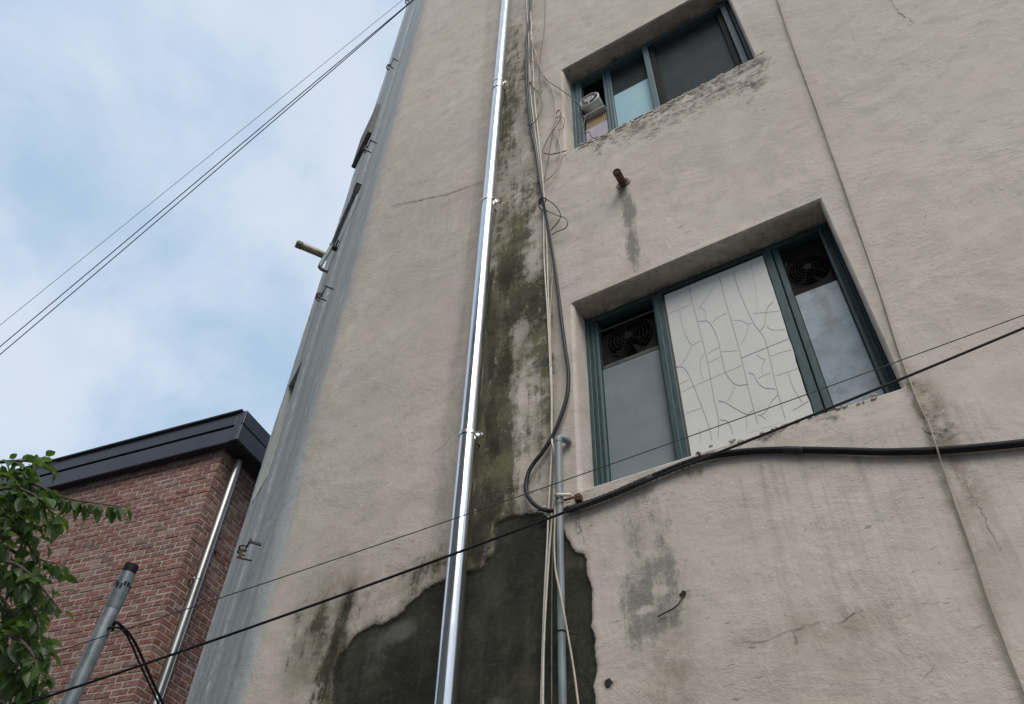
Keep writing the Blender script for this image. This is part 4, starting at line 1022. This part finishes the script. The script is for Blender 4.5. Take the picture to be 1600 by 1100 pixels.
fb = B(511, 401)
fl = thing('boiler_flue', fb, 'perforated metal boiler flue poking out of the side wall into the sky', 'flue')
mb = MB(); mb.tube([fb - BN * .05, fb + BN * .30], .045, 20); mb.build('tube', M['boiler'], fl, True)
mb = MB(); mb.tube([fb + BN * .30, fb + BN * .385], .047, 20); mb.build('end_cap', M['rustlight'], fl, True)
mb = MB()
for ring_ in (.325, .355):
    for i in range(10):
        an = 2 * math.pi * i / 10; rad = BD * math.cos(an) + np.array([0, 0, math.sin(an)])
        mb.tube([fb + BN * ring_ + rad * .0455, fb + BN * ring_ + rad * .0485], .0085, 6)
mb.build('vent_hole', M['panelgap'], fl)
mb = MB(); mb.ring(fb + BN * .02, BN, .05, .012, 20, 6); mb.build('collar', M['darkmetal'], fl, True)

ga, gb_ = B(561, 287, .06), B(519, 383, .06)
gc = B(505, 413, .10)
gp = thing('gas_pipe', ga, 'thin dull gas pipe running along the side wall to the flue', 'pipe')
mb = MB(); mb.tube(spline([ga, (ga + gb_) / 2, gb_, gc + BN * .02, gc + BN * .01 + np.array([0, 0, -.07]), gc - BN * .06 + np.array([0, 0, -.10]) - BD * .02], 6), .023, 12); mb.build('tube', M['conduit'], gp, True)
mb = MB(); d = (gb_ - ga) / np.linalg.norm(gb_ - ga); mb.tube([ga - d * .01, ga + d * .10], .033, 14); mb.build('coupling', M['rustlight'], gp, True)
mb = MB(); mb.ring(gb_, d, .027, .007, 16, 6); mb.box(gb_ - BN * .035 + np.array([0, 0, -.02]) - BD * .05, (.12, .014, .03), (BD, BN, E3), .002); mb.box(gb_ - BN * .03 + np.array([0, 0, -.08]) - BD * .04, (.06, .05, .03), (BD, BN, E3), .002); mb.build('clamp', M['darkmetal'], gp)

h0 = B(593, 168, 0); tz0, _ = bt(593, 168); zt_ = h0[2]; zb_ = B(582, 207)[2]
hd = thing('window_shade', BP0 + BD * 1.65 + np.array([0, 0, zb_]), 'dark grey metal box shade fixed over a side window near the top', 'shade')
mb = MB(); c = BP0 + BD * (1.31 + .31) + BN * .026; mb.box((c[0], c[1], (zt_ + zb_) / 2), (.62, .054, zt_ - zb_), (BD, BN, E3), .006); mb.build('box', M['hood'], hd)
mb = MB(); mb.box((c[0] + BN[0] * .029, c[1] + BN[1] * .029, zb_ + .02), (.61, .006, .03), (BD, BN, E3), .002); mb.build('drip_edge', M['darkmetal'], hd)

# ------------------------------------------------------------------ brick building
BC = np.array([-6.686, 1.642, 0.])
E1 = np.array([-.986, -.165, 0.]); E1 /= np.linalg.norm(E1)      # along the front, to the left
E2 = np.array([-E1[1], E1[0], 0.]) * 1.0                         # outward of the front
if E2[1] > 0: E2 = -E2
S1 = -E2                                                          # along the flank, to the back
S2 = -E1                                                          # outward of the flank
bb = thing('brick_building', BC, 'red brown brick building with a charcoal roof fascia behind the stucco corner', 'building')
ZT, ZB = 7.40, 3.4
L1, L2 = 6.0, 5.0
WB = (1.60, 3.1, 3.70, 4.87)            # window in the front: e0, e1, z0, z1
mb = MB()
def quadF(a, b, z0, z1, off):
    p, q = BC + E1 * a + E2 * off, BC + E1 * b + E2 * off
    mb.add([(p[0], p[1], z0), (q[0], q[1], z0), (q[0], q[1], z1), (p[0], p[1], z1)], [(0, 3, 2, 1)])
o_ = -.0045
quadF(.008, WB[0], 0, ZT, o_); quadF(WB[1], L1, 0, ZT, o_); quadF(WB[0], WB[1], WB[3], ZT, o_); quadF(WB[0], WB[1], 0, WB[2], o_)
p, q = BC + S2 * o_ + S1 * .008, BC + S2 * o_ + S1 * L2
mb.add([(p[0], p[1], 0), (q[0], q[1], 0), (q[0], q[1], ZT), (p[0], p[1], ZT)], [(0, 1, 2, 3)])
r1, r2 = BC + E1 * L1 + E2 * o_, BC + E1 * L1 + S1 * L2
mb.add([(r1[0], r1[1], 0), (r2[0], r2[1], 0), (r2[0], r2[1], ZT), (r1[0], r1[1], ZT)], [(0, 1, 2, 3)])
mb.add([(q[0], q[1], 0), (r2[0], r2[1], 0), (r2[0], r2[1], ZT), (q[0], q[1], ZT)], [(0, 1, 2, 3)])
mb.add([(p[0], p[1], ZT), (q[0], q[1], ZT), (r2[0], r2[1], ZT), (r1[0], r1[1], ZT)], [(0, 1, 2, 3)])
bw = mb.build('wall', M['mortar'], bb)
# bricks
def bmesh_brick(L, seed):
    r = random.Random(seed); m_ = MB(); m_.box((0, -.045, 0), (L - .003, .09, .0535), None, .003)
    m_.v = [(x + r.uniform(-.0015, .0015), y + r.uniform(-.0015, .0015), z + r.uniform(-.0015, .0015)) for x, y, z in m_.v]
    me_ = bpy.data.meshes.new('brick'); me_.from_pydata(m_.v, [], m_.f); me_.materials.append(M['brick']); return me_, m_
BR = {k: [bmesh_brick(L, s + i) for i in range(4)] for k, L, s in (('s', .190, 10), ('h', .090, 20), ('c', .140, 30))}
slots = []
nco = int((ZT - .02 - 2.2) / .067)
for c_ in range(nco):
    z = ZT - .035 - .067 * c_
    if z < ZB - .9: break
    for face in (0, 1):
        lead = (c_ + face) % 2          # header or stretcher at the corner
        s = 0.0
        first = True
        Lmax = 5.9 if face == 0 else 2.6
        if face == 0:
            s = 0.0 if lead == 0 else 0.0
        while s < Lmax:
            if first:
                if lead == 0: k, L = 's', .190
                else: k, L = 'h', .090
                first = False
                if face == 1 and lead == 1: pass
            else: k, L = 's', .190
            a, b = s, s + L
            if face == 0 and z - .03 < WB[3] and z + .03 > WB[2] and b > WB[0] - .002:
                if a < WB[0] - .07: k, L = ('h', .090) if WB[0] - a < .14 else ('c', .14); b = a + L
                if b > WB[0] + .05: break
            slots.append((face, s + L / 2, z, k))
            s += L + .010
# the ends of corner bricks already turn the corner: drop the flank's or front's header there
slots = [q for q in slots if not (q[3] == 'h' and q[1] < .06)]
fslots = []
for face, s, z, k in slots:
    base = BC + (E1 if face == 0 else S1) * s + np.array([0, 0, z])
    rr2 = AX.T @ (base - CAM)           # survey axes
    px_, py_ = PC[0] + F * rr2[0] / rr2[2], PC[1] + F * rr2[1] / rr2[2]
    vis = (-10 < px_ < 440) and (640 < py_ < 1115)
    fslots.append((0 if vis else 1, rr2[2], face, base, k))
fslots.sort(key=lambda q: (q[0], q[1]))
NB = 296
rb = random.Random(99); joined = MB()
for i, (nvis, dep, face, base, k) in enumerate(fslots):
    xa = E1 if face == 0 else -S1; ya = E2 if face == 0 else S2
    me_, m_ = rb.choice(BR[k]); pr = rb.uniform(-.003, .004); tw = rb.uniform(-.006, .006); dz = rb.uniform(-.002, .002)
    pos = base + ya * pr + np.array([0, 0, dz])
    if i < NB and nvis == 0:
        o = bpy.data.objects.new('brick', me_); C.objects.link(o); o.parent = bw
        o.location = tuple(pos - BC); o.rotation_euler = (0, 0, math.atan2(xa[1], xa[0]) + tw)
    else:
        joined.add([pos + xa * v[0] + ya * v[1] + np.array([0, 0, v[2]]) for v in m_.v], m_.f)
joined.build('bricks', M['brick_far'], bw, kind='stuff')
# front window
mb = MB(); a, b, c_, d_ = WB
for (p, q) in (((a, c_), (a, d_)), ((b, c_), (b, d_)), ((a, d_), (b, d_)), ((a, c_), (b, c_))):
    v = []
    for (e, z), dp in ((p, -.008), (q, -.008), (q, -.16), (p, -.16)):
        w_ = BC + E1 * e + E2 * dp; v.append((w_[0], w_[1], z))
    mb.add(v, [(0, 1, 2, 3)])
bwin = mb.build('window', M['soffit'], bb)
mb = MB(); w_ = BC + E1 * (a + b) / 2 - E2 * .13; mb.box((w_[0], w_[1], d_ - .13), (b - a - .004, .05, .25), (E1, E2, E3), .003); mb.box((w_[0], w_[1], c_ + .04), (b - a - .004, .05, .07), (E1, E2, E3), .003)
for e in (a + .03, b - .03):
    w2 = BC + E1 * e - E2 * .13; mb.box((w2[0], w2[1], (c_ + d_) / 2 - .09), (.055, .048, d_ - c_ - .34), (E1, E2, E3), .003)
mb.build('frame', M['panelgap'], bwin)
mb = MB(); w_ = BC + E1 * (a + b) / 2 - E2 * .145; mb.box((w_[0], w_[1], (c_ + d_) / 2 - .09), (b - a - .08, .012, d_ - c_ - .3), (E1, E2, E3)); mb.build('pane', M['board_grey'], bwin)
# roof fascia: two rows of panels, corner pieces and soffit
PF, PS = .12, .27
zf0, zf1, zm = 7.24, 7.665, 7.47
def fpanel(a, b, z0, z1, face, name, mat, th=.03, out=0.0):
    m_ = MB()
    if face == 0:
        c = BC + E1 * (a + b) / 2 + E2 * (PF - th / 2 + out); m_.box((c[0], c[1], (z0 + z1) / 2), (b - a, th, z1 - z0), (E1, E2, E3), .002)
    else:
        c = BC + S1 * (a + b) / 2 + S2 * (PS - th / 2 + out); m_.box((c[0], c[1], (z0 + z1) / 2), (b - a, th, z1 - z0), (S1, S2, E3), .004)
    return m_.build(name, mat, bb)
seams = [-.15, 1.70, 3.55, 5.4, 6.1]
for a, b in zip(seams[:-1], seams[1:]):
    fpanel(a + .003, b - .003, zm + .016, zf1, 0, 'fascia_panel', M['panel']); fpanel(a + .003, b - .003, zf0, zm - .016, 0, 'fascia_panel', M['panel'], .03, -.006)
fpanel(-PS + .03, -.153, zf0, zf1, 0, 'corner_panel', M['panel'], .032, .004)
fpanel(-PF - .004, 5.0, zf0, zf1 - .20, 1, 'fascia_panel', M['panel'], .03); fpanel(-PF - .004, 5.0, zf1 - .190, zf1, 1, 'fascia_panel', M['panel'], .03, .005)
fpanel(-PS + .04, 6.1, zf0 + .01, zf1 - .01, 0, 'backing', M['panelgap'], .02, -.034)
mb = MB()
for (ia, ib, sa, sb) in ((-PS + .035, 6.1, -PF + .04, .05), (-PS + .035, .05, .055, 5.0)):
    c0 = BC + E1 * (ia + ib) / 2 + S1 * (sa + sb) / 2; mb.box((c0[0], c0[1], zf0 + .02), (ib - ia, sb - sa, .02), (E1, S1, E3))
mb.build('soffit', M['soffit'], bb)
mb = MB(); c0 = BC + E1 * 2.95 + S1 * 2.4; mb.box((c0[0], c0[1], zf1 + .012), (6.32, 5.1, .022), (E1, S1, E3)); mb.build('roof', M['soffit'], bb)

# steel downpipe on the flank
dpx = BC + S1 * .197 + S2 * .08
dp = thing('downpipe', (dpx[0], dpx[1], 0), 'satin steel downpipe on the flank of the brick building under the charcoal fascia', 'pipe')
mb = MB(); mb.tube([(dpx[0], dpx[1], .1), (dpx[0], dpx[1], 7.20)], .048, 32); mb.build('tube', M['steel3'], dp, True)
zc_ = hit(305, 903, dpx, S2)[2]
mb = MB(); mb.ring((dpx[0], dpx[1], zc_), (0, 0, 1), .049, .006, 32, 6); mb.box((dpx[0] - S2[0] * .05 - S1[0] * .05, dpx[1] - S2[1] * .05 - S1[1] * .05, zc_), (.02, .09, .022), (S1, S2, E3)); mb.build('clamp', M['steel2'], dp, True)
mb = MB(); kx = BC + S1 * .33 + S2 * .05; mb.tube([(kx[0] - S2[0] * .03, kx[1] - S2[1] * .03, hit(338, 864, kx, S2)[2]), (kx[0] + S2[0] * .0, kx[1] + S2[1] * .0, hit(338, 864, kx, S2)[2])], .016, 10)
kb = hit(336, 864, BC + S2 * .002, S2); mb2 = MB(); mb2.tube([kb - S2 * .02, kb + S2 * .004], .018, 10); mb2.build('hole', M['panelgap'], bb)

# ------------------------------------------------------------------ galvanised pole
PD = 5.0
pt_, pb_ = far(206, 884, PD), far(114, 1086, PD)
kk = (pt_[2] - 0) / (pt_[2] - pb_[2])
pg = pt_ + (pb_ - pt_) * kk
pole = thing('steel_pole', pg, 'grey galvanised pole with a black capped top in front of the brick wall', 'pole')
dirp = (pt_ - pg) / np.linalg.norm(pt_ - pg)
Ltot = float(np.linalg.norm(pt_ - pg)); PR = .043
mb = MB(); mb.tube([pg, pg + dirp * (Ltot - .30)], PR, 28); mb.build('shaft', M['galv'], pole, True)
mb = MB(); mb.tube([pg + dirp * (Ltot - .302), pg + dirp * (Ltot - .285), pg + dirp * (Ltot - .06)], [PR - .004, PR + .003, PR + .003], 28); sl = mb.build('sleeve', M['galv'], pole, True)
mb = MB(); mb.tube([pg + dirp * (Ltot - .06), pg + dirp * Ltot], PR - .001, 24); mb.build('cap', M['black'], pole, True)
mb = MB(); r = random.Random(8)
xa = np.cross(dirp, (0, 0, 1.)); xa = np.cross((0, 1., 0), dirp); xa /= np.linalg.norm(xa); ya = np.cross(dirp, xa)
for i in range(10):
    an = math.radians(200 + i * 24 + r.uniform(-6, 6)); h_ = Ltot - .145 + r.uniform(-.02, .02)
    c = pg + dirp * h_ + (xa * math.cos(an) + ya * math.sin(an)) * (PR + .0035)
    rad = xa * math.cos(an) + ya * math.sin(an); mb.box(c, (.010 + r.random() * .008, .003, .012 + r.random() * .022), (np.cross(dirp, rad), rad, dirp))
mb.build('mark', M['black'], sl)
def fcable(name, label, cat, pts, r_, mat, group=None, step=8, n=8):
    """cable through free points; first point is its origin"""
    o0 = np.array(pts[0]); mb = MB(); mb.tube(spline(pts, step), r_, n); mb.v = [tuple(np.array(p) - o0) for p in mb.v]
    o = mb.build(name, mat, None, True); o.location = tuple(o0); return tag(o, label, cat, group)
def fp(px, py, dd=0.0): return far(px, py, PD + dd)
PG = 'black cables on the galvanised pole'
fcable('black_cable', 'thick black cable drooping right from the pole past the brick corner', 'cable', [fp(176, 985, .03), fp(180, 972, -.04), (fp(186, 975, -.06)), fp(199, 987, .05), fp(212, 1006, .2), fp(224, 1032, .4), fp(238, 1064, .6), fp(252, 1094, .8), fp(268, 1130, 1.0)], .0085, M['black'], PG)
fcable('black_cable', 'second black cable bowing out from the pole beside the thick one', 'cable', [fp(160, 985, .02), fp(172, 981, -.05), fp(186, 981, -.05), fp(196, 990, .05), fp(206, 1008, .2), fp(217, 1034, .35), fp(230, 1062, .5), fp(246, 1096, .8), fp(262, 1130, 1.0)], .0065, M['black'], PG)
fcable('black_cable', 'black cable slipping behind the left side of the pole', 'cable', [fp(180, 945, .10), fp(165, 955, .10), (fp(154, 973, .10)), fp(147, 990, .10), fp(140, 1005, .10), fp(130, 1028, .10), fp(118, 1060, .12), fp(100, 1110, .15)], .008, M['black'], PG)

# ------------------------------------------------------------------ overhead wires
OG = 'overhead wires across the street'
def oh(label, a, b, sag, r_, mat, name='overhead_wire', ext=(0, 2.6)):
    a = np.array(a); b = np.array(b); pts = []
    for i in range(25):
        t = ext[0] + (ext[1] - ext[0]) * i / 24; p = a * (1 - t) + b * t; p[2] -= sag * 4 * t * (1 - t); pts.append(p)
    fcable(name, label, 'wire', pts, r_, mat, OG, 3, 8)
Ra, La = W(1700, 470, -.55), far(-60, 1132, 3.3)
oh('thick black overhead wire crossing low in front of the lower window and the steel pipe', Ra, La, .055, .0043, M['black'], ext=((Ra[1] + .02) / (La[1] - Ra[1]) * -1, 2.4))
Ra, La = W(1700, 455, -.50), far(-60, 1066, 3.3)
oh('thin overhead wire just above the thick one, crossing the lower window', Ra, La, .03, .0017, M['darkmetal'], ext=((Ra[1] + .02) / (La[1] - Ra[1]) * -1, 2.4))
A0 = B(668, -22, .15)
def ohu(label, pL, pR, r_, mat, sag):
    oh(label, B(*pR, .22), far(*pL, 7.5), sag, r_, mat)
ohu('upper black wire of the close pair climbing across the sky to the roof edge', (-110, 634), (676, -26), .0042, M['blackblue'], .0)
ohu('lower black wire of the close pair climbing across the sky to the roof edge', (-110, 647), (676, -26), .0042, M['blackblue'], .05)
ohu('thin pale wire in the sky above the black pair', (-110, 597), (676, -38), .0022, M['wire_grey'], .0)

# ------------------------------------------------------------------ tree
TD = 4.3
tb = far(-230, 1100, TD); tb = np.array([tb[0], tb[1], 0.])
tree = thing('street_tree', tb, 'leafy green tree reaching in from the left in front of the brick wall', 'tree')
def tp(px, py, dd=0.0): return far(px, py, TD + dd)
limbs = []
mb = MB()
trunk = spline([tb, tb + (.03, .02, 1.2), tb + (-.04, .03, 2.4), tb + (.02, -.02, 3.3), tp(-210, 980), tp(-195, 880), tp(-190, 800)], 5)
mb.tube(trunk, [.12 - .112 * i / (len(trunk) - 1) for i in range(len(trunk))], 12); mb.build('trunk', M['bark'], tree, True)
twigs = [
    [(-210, 900, 0), (-100, 780, -.1), (-40, 745, -.1), (10, 742, -.1), (45, 752, -.1), (78, 768, -.1), (110, 780, -.1), (150, 786, -.12), (200, 793, -.15)],
    [(-200, 820, .1), (-100, 745, .1), (-40, 722, .1), (0, 722, .1), (40, 720, .1), (70, 726, .1), (88, 722, .1)],
    [(-200, 860, -.2), (-90, 790, -.2), (-20, 770, -.2), (20, 762, -.2), (55, 775, -.2), (75, 795, -.2), (100, 812, -.2)],
    [(-200, 980, 0), (-100, 880, 0), (-30, 830, 0), (10, 822, 0), (35, 840, 0), (60, 872, 0), (85, 880, 0)],
    [(-190, 1000, -.15), (-90, 920, -.15), (-20, 880, -.15), (20, 880, -.15), (55, 905, -.15), (75, 930, -.15), (98, 958, -.15)],
    [(-200, 1020, .15), (-80, 950, .15), (-10, 905, .15), (30, 915, .15), (50, 950, .15), (62, 985, .15), (72, 1008, .15)],
    [(-180, 1060, 0), (-80, 980, 0), (-10, 950, 0), (25, 965, 0), (45, 1000, 0), (50, 1040, 0), (55, 1080, 0)],
    [(-180, 1080, -.1), (-60, 1010, -.1), (0, 990, -.1), (30, 1000, -.1), (52, 1025, -.1), (60, 1050, -.1), (88, 1062, -.1)],
    [(-180, 1100, .1), (-70, 1060, .1), (0, 1010, .1), (30, 1030, .1), (42, 1070, .1), (48, 1110, .1)],
    [(-200, 940, .2), (-80, 860, .2), (-10, 850, .2), (30, 868, .2), (48, 900, .2), (40, 950, .2)],
    [(-150, 780, .0), (-70, 760, 0), (-25, 772, 0), (5, 782, 0), (30, 790, 0)],
    [(-180, 900, .05), (-80, 830, .05), (-30, 815, .05), (0, 806, .05), (22, 812, .05)],
    [(-170, 1000, .1), (-60, 930, .1), (-5, 930, .1), (15, 960, .1), (22, 1010, .1)],
]
leafpos = []
rl = random.Random(5)
for ti, tw in enumerate(twigs):
    P = spline([tp(*q) for q in tw], 8)
    mb = MB(); mb.tube(P, [.016 * (1 - i / len(P)) + .0022 for i in range(len(P))], 6); mb.build('branch', M['bark'], tree, True)
    acc = 0; start = 0
    for i in range(1, len(P)):
        d = P[i] - P[i - 1]; L = np.linalg.norm(d); acc += L
        rr3 = AX.T @ (P[i] - CAM); px_ = PC[0] + F * rr3[0] / rr3[2]
        if px_ < -215: acc = 0; continue
        while acc > (.009 if ti == 0 and px_ > 40 else .019):
            acc -= (.009 if ti == 0 and px_ > 40 else .019)
            p = P[i] - d * (acc / L); leafpos.append((p, d / L, ti, px_))
        if rl.random() < .21 and px_ < 70:   # side twiglet
            dr_ = d / L + np.array([rl.uniform(-.8, .8), rl.uniform(-.8, .8), rl.uniform(-.9, .35)]); dr_ /= np.linalg.norm(dr_)
            n_ = rl.randint(4, 9)
            if px_ > 30 and dr_[0] > .3: n_ = 3
            for k in range(n_): leafpos.append((P[i] + dr_ * .028 * (k + 1), dr_, ti, px_))
def leaf_mesh(seed, L, wd):
    r = random.Random(seed); n = 7; v, f = [], []
    curl = r.uniform(.10, .35); fold = r.uniform(.15, .40); side = r.uniform(-.12, .12)
    for i in range(n + 1):
        t = i / n; w_ = wd * (math.sin(math.pi * t ** .8) ** .85) * (1 - .25 * t) + .0008
        x = L * t; z = -curl * L * t * t; y0 = side * L * t * t
        v += [(x, y0 - w_, z + w_ * fold + .0025 * ((i % 2) - .5)), (x, y0, z), (x, y0 + w_, z + w_ * fold - .0025 * ((i % 2) - .5))]
    for i in range(n):
        a = 3 * i; f += [(a, a + 3, a + 4, a + 1), (a + 1, a + 4, a + 5, a + 2)]
    m_ = MB(); m_.add(v, f); m_.tube([(-.018, 0, .004), (0, 0, 0)], .0008, 4, False)
    me_ = bpy.data.meshes.new('leaf'); me_.from_pydata(m_.v, [], m_.f); me_.polygons.foreach_set('use_smooth', [True] * len(me_.polygons)); me_.materials.append(M['leaf']); return me_, m_
LM = [leaf_mesh(i, L, w_) for i, (L, w_) in enumerate([(.088, .024), (.078, .025), (.094, .026), (.068, .021), (.058, .019), (.098, .027)])]
rl.shuffle(leafpos)
leafpos.sort(key=lambda q: (0 if -10 < q[3] < 215 else 1, np.linalg.norm(q[0] - CAM) + rl.random() * .5))
lj = MB()
for i, (p, d, ti, px_) in enumerate(leafpos):
    out = np.array([rl.gauss(0, 1), rl.gauss(0, 1), rl.gauss(-.75, .65)]) if not (ti == 0 and px_ > 60) else np.array([rl.gauss(0, .7), rl.gauss(0, .7), rl.gauss(-1.3, .5)]); out = out + d * .6; out /= np.linalg.norm(out)
    xa = out; up = np.array([rl.gauss(0, .45), rl.gauss(0, .45), 1.]); ya = np.cross(up, xa); ya /= np.linalg.norm(ya) + 1e-9; za = np.cross(xa, ya)
    me_, m_ = rl.choice(LM); sc_ = rl.uniform(.72, 1.12); pos = p + xa * .018
    if i < 298:
        o = bpy.data.objects.new('leaf', me_); C.objects.link(o); o.parent = tree
        o.matrix_local = Matrix.Translation(Vector(pos - tb)) @ Matrix(((xa[0], ya[0], za[0]), (xa[1], ya[1], za[1]), (xa[2], ya[2], za[2]))).to_4x4() @ Matrix.Scale(sc_, 4)
    else:
        lj.add([pos + (xa * v[0] + ya * v[1] + za * v[2]) * sc_ for v in m_.v], m_.f)
lj.build('foliage', M['leaf_far'], tree, True, kind='stuff')

# ------------------------------------------------------------------ ground
mb = MB(); s = 120
mb.add([(-s, -s, -.15), (s, -s, -.15), (s, s, -.15), (-s, s, -.15)], [(0, 1, 2, 3)])
tag(mb.build('road', M['asphalt']), kind='structure')
mb = MB(); mb.box((0, .6, -.075), (40, 5.2, .15), None, .01)
tag(mb.build('pavement', M['pave']), kind='structure')

# ------------------------------------------------------------------ building across the street (shows in the steel pipe and the panes)
op = thing('facing_building', (-8, -9, 0), 'plain grey building across the street, seen only as a dark reflection in the steel pipe', 'building')
mb = MB(); mb.box((-9.5, -13, 8.4), (21, 8, 16.8)); mb.build('wall', M['opp'], op)
for k in range(5):
    for j in range(6):
        mb = MB(); mb.box((-17.5 + j * 3.4, -9.0, 2.2 + k * 3.1), (1.5, .08, 1.3)); mb.build('window', M['glass'], op)
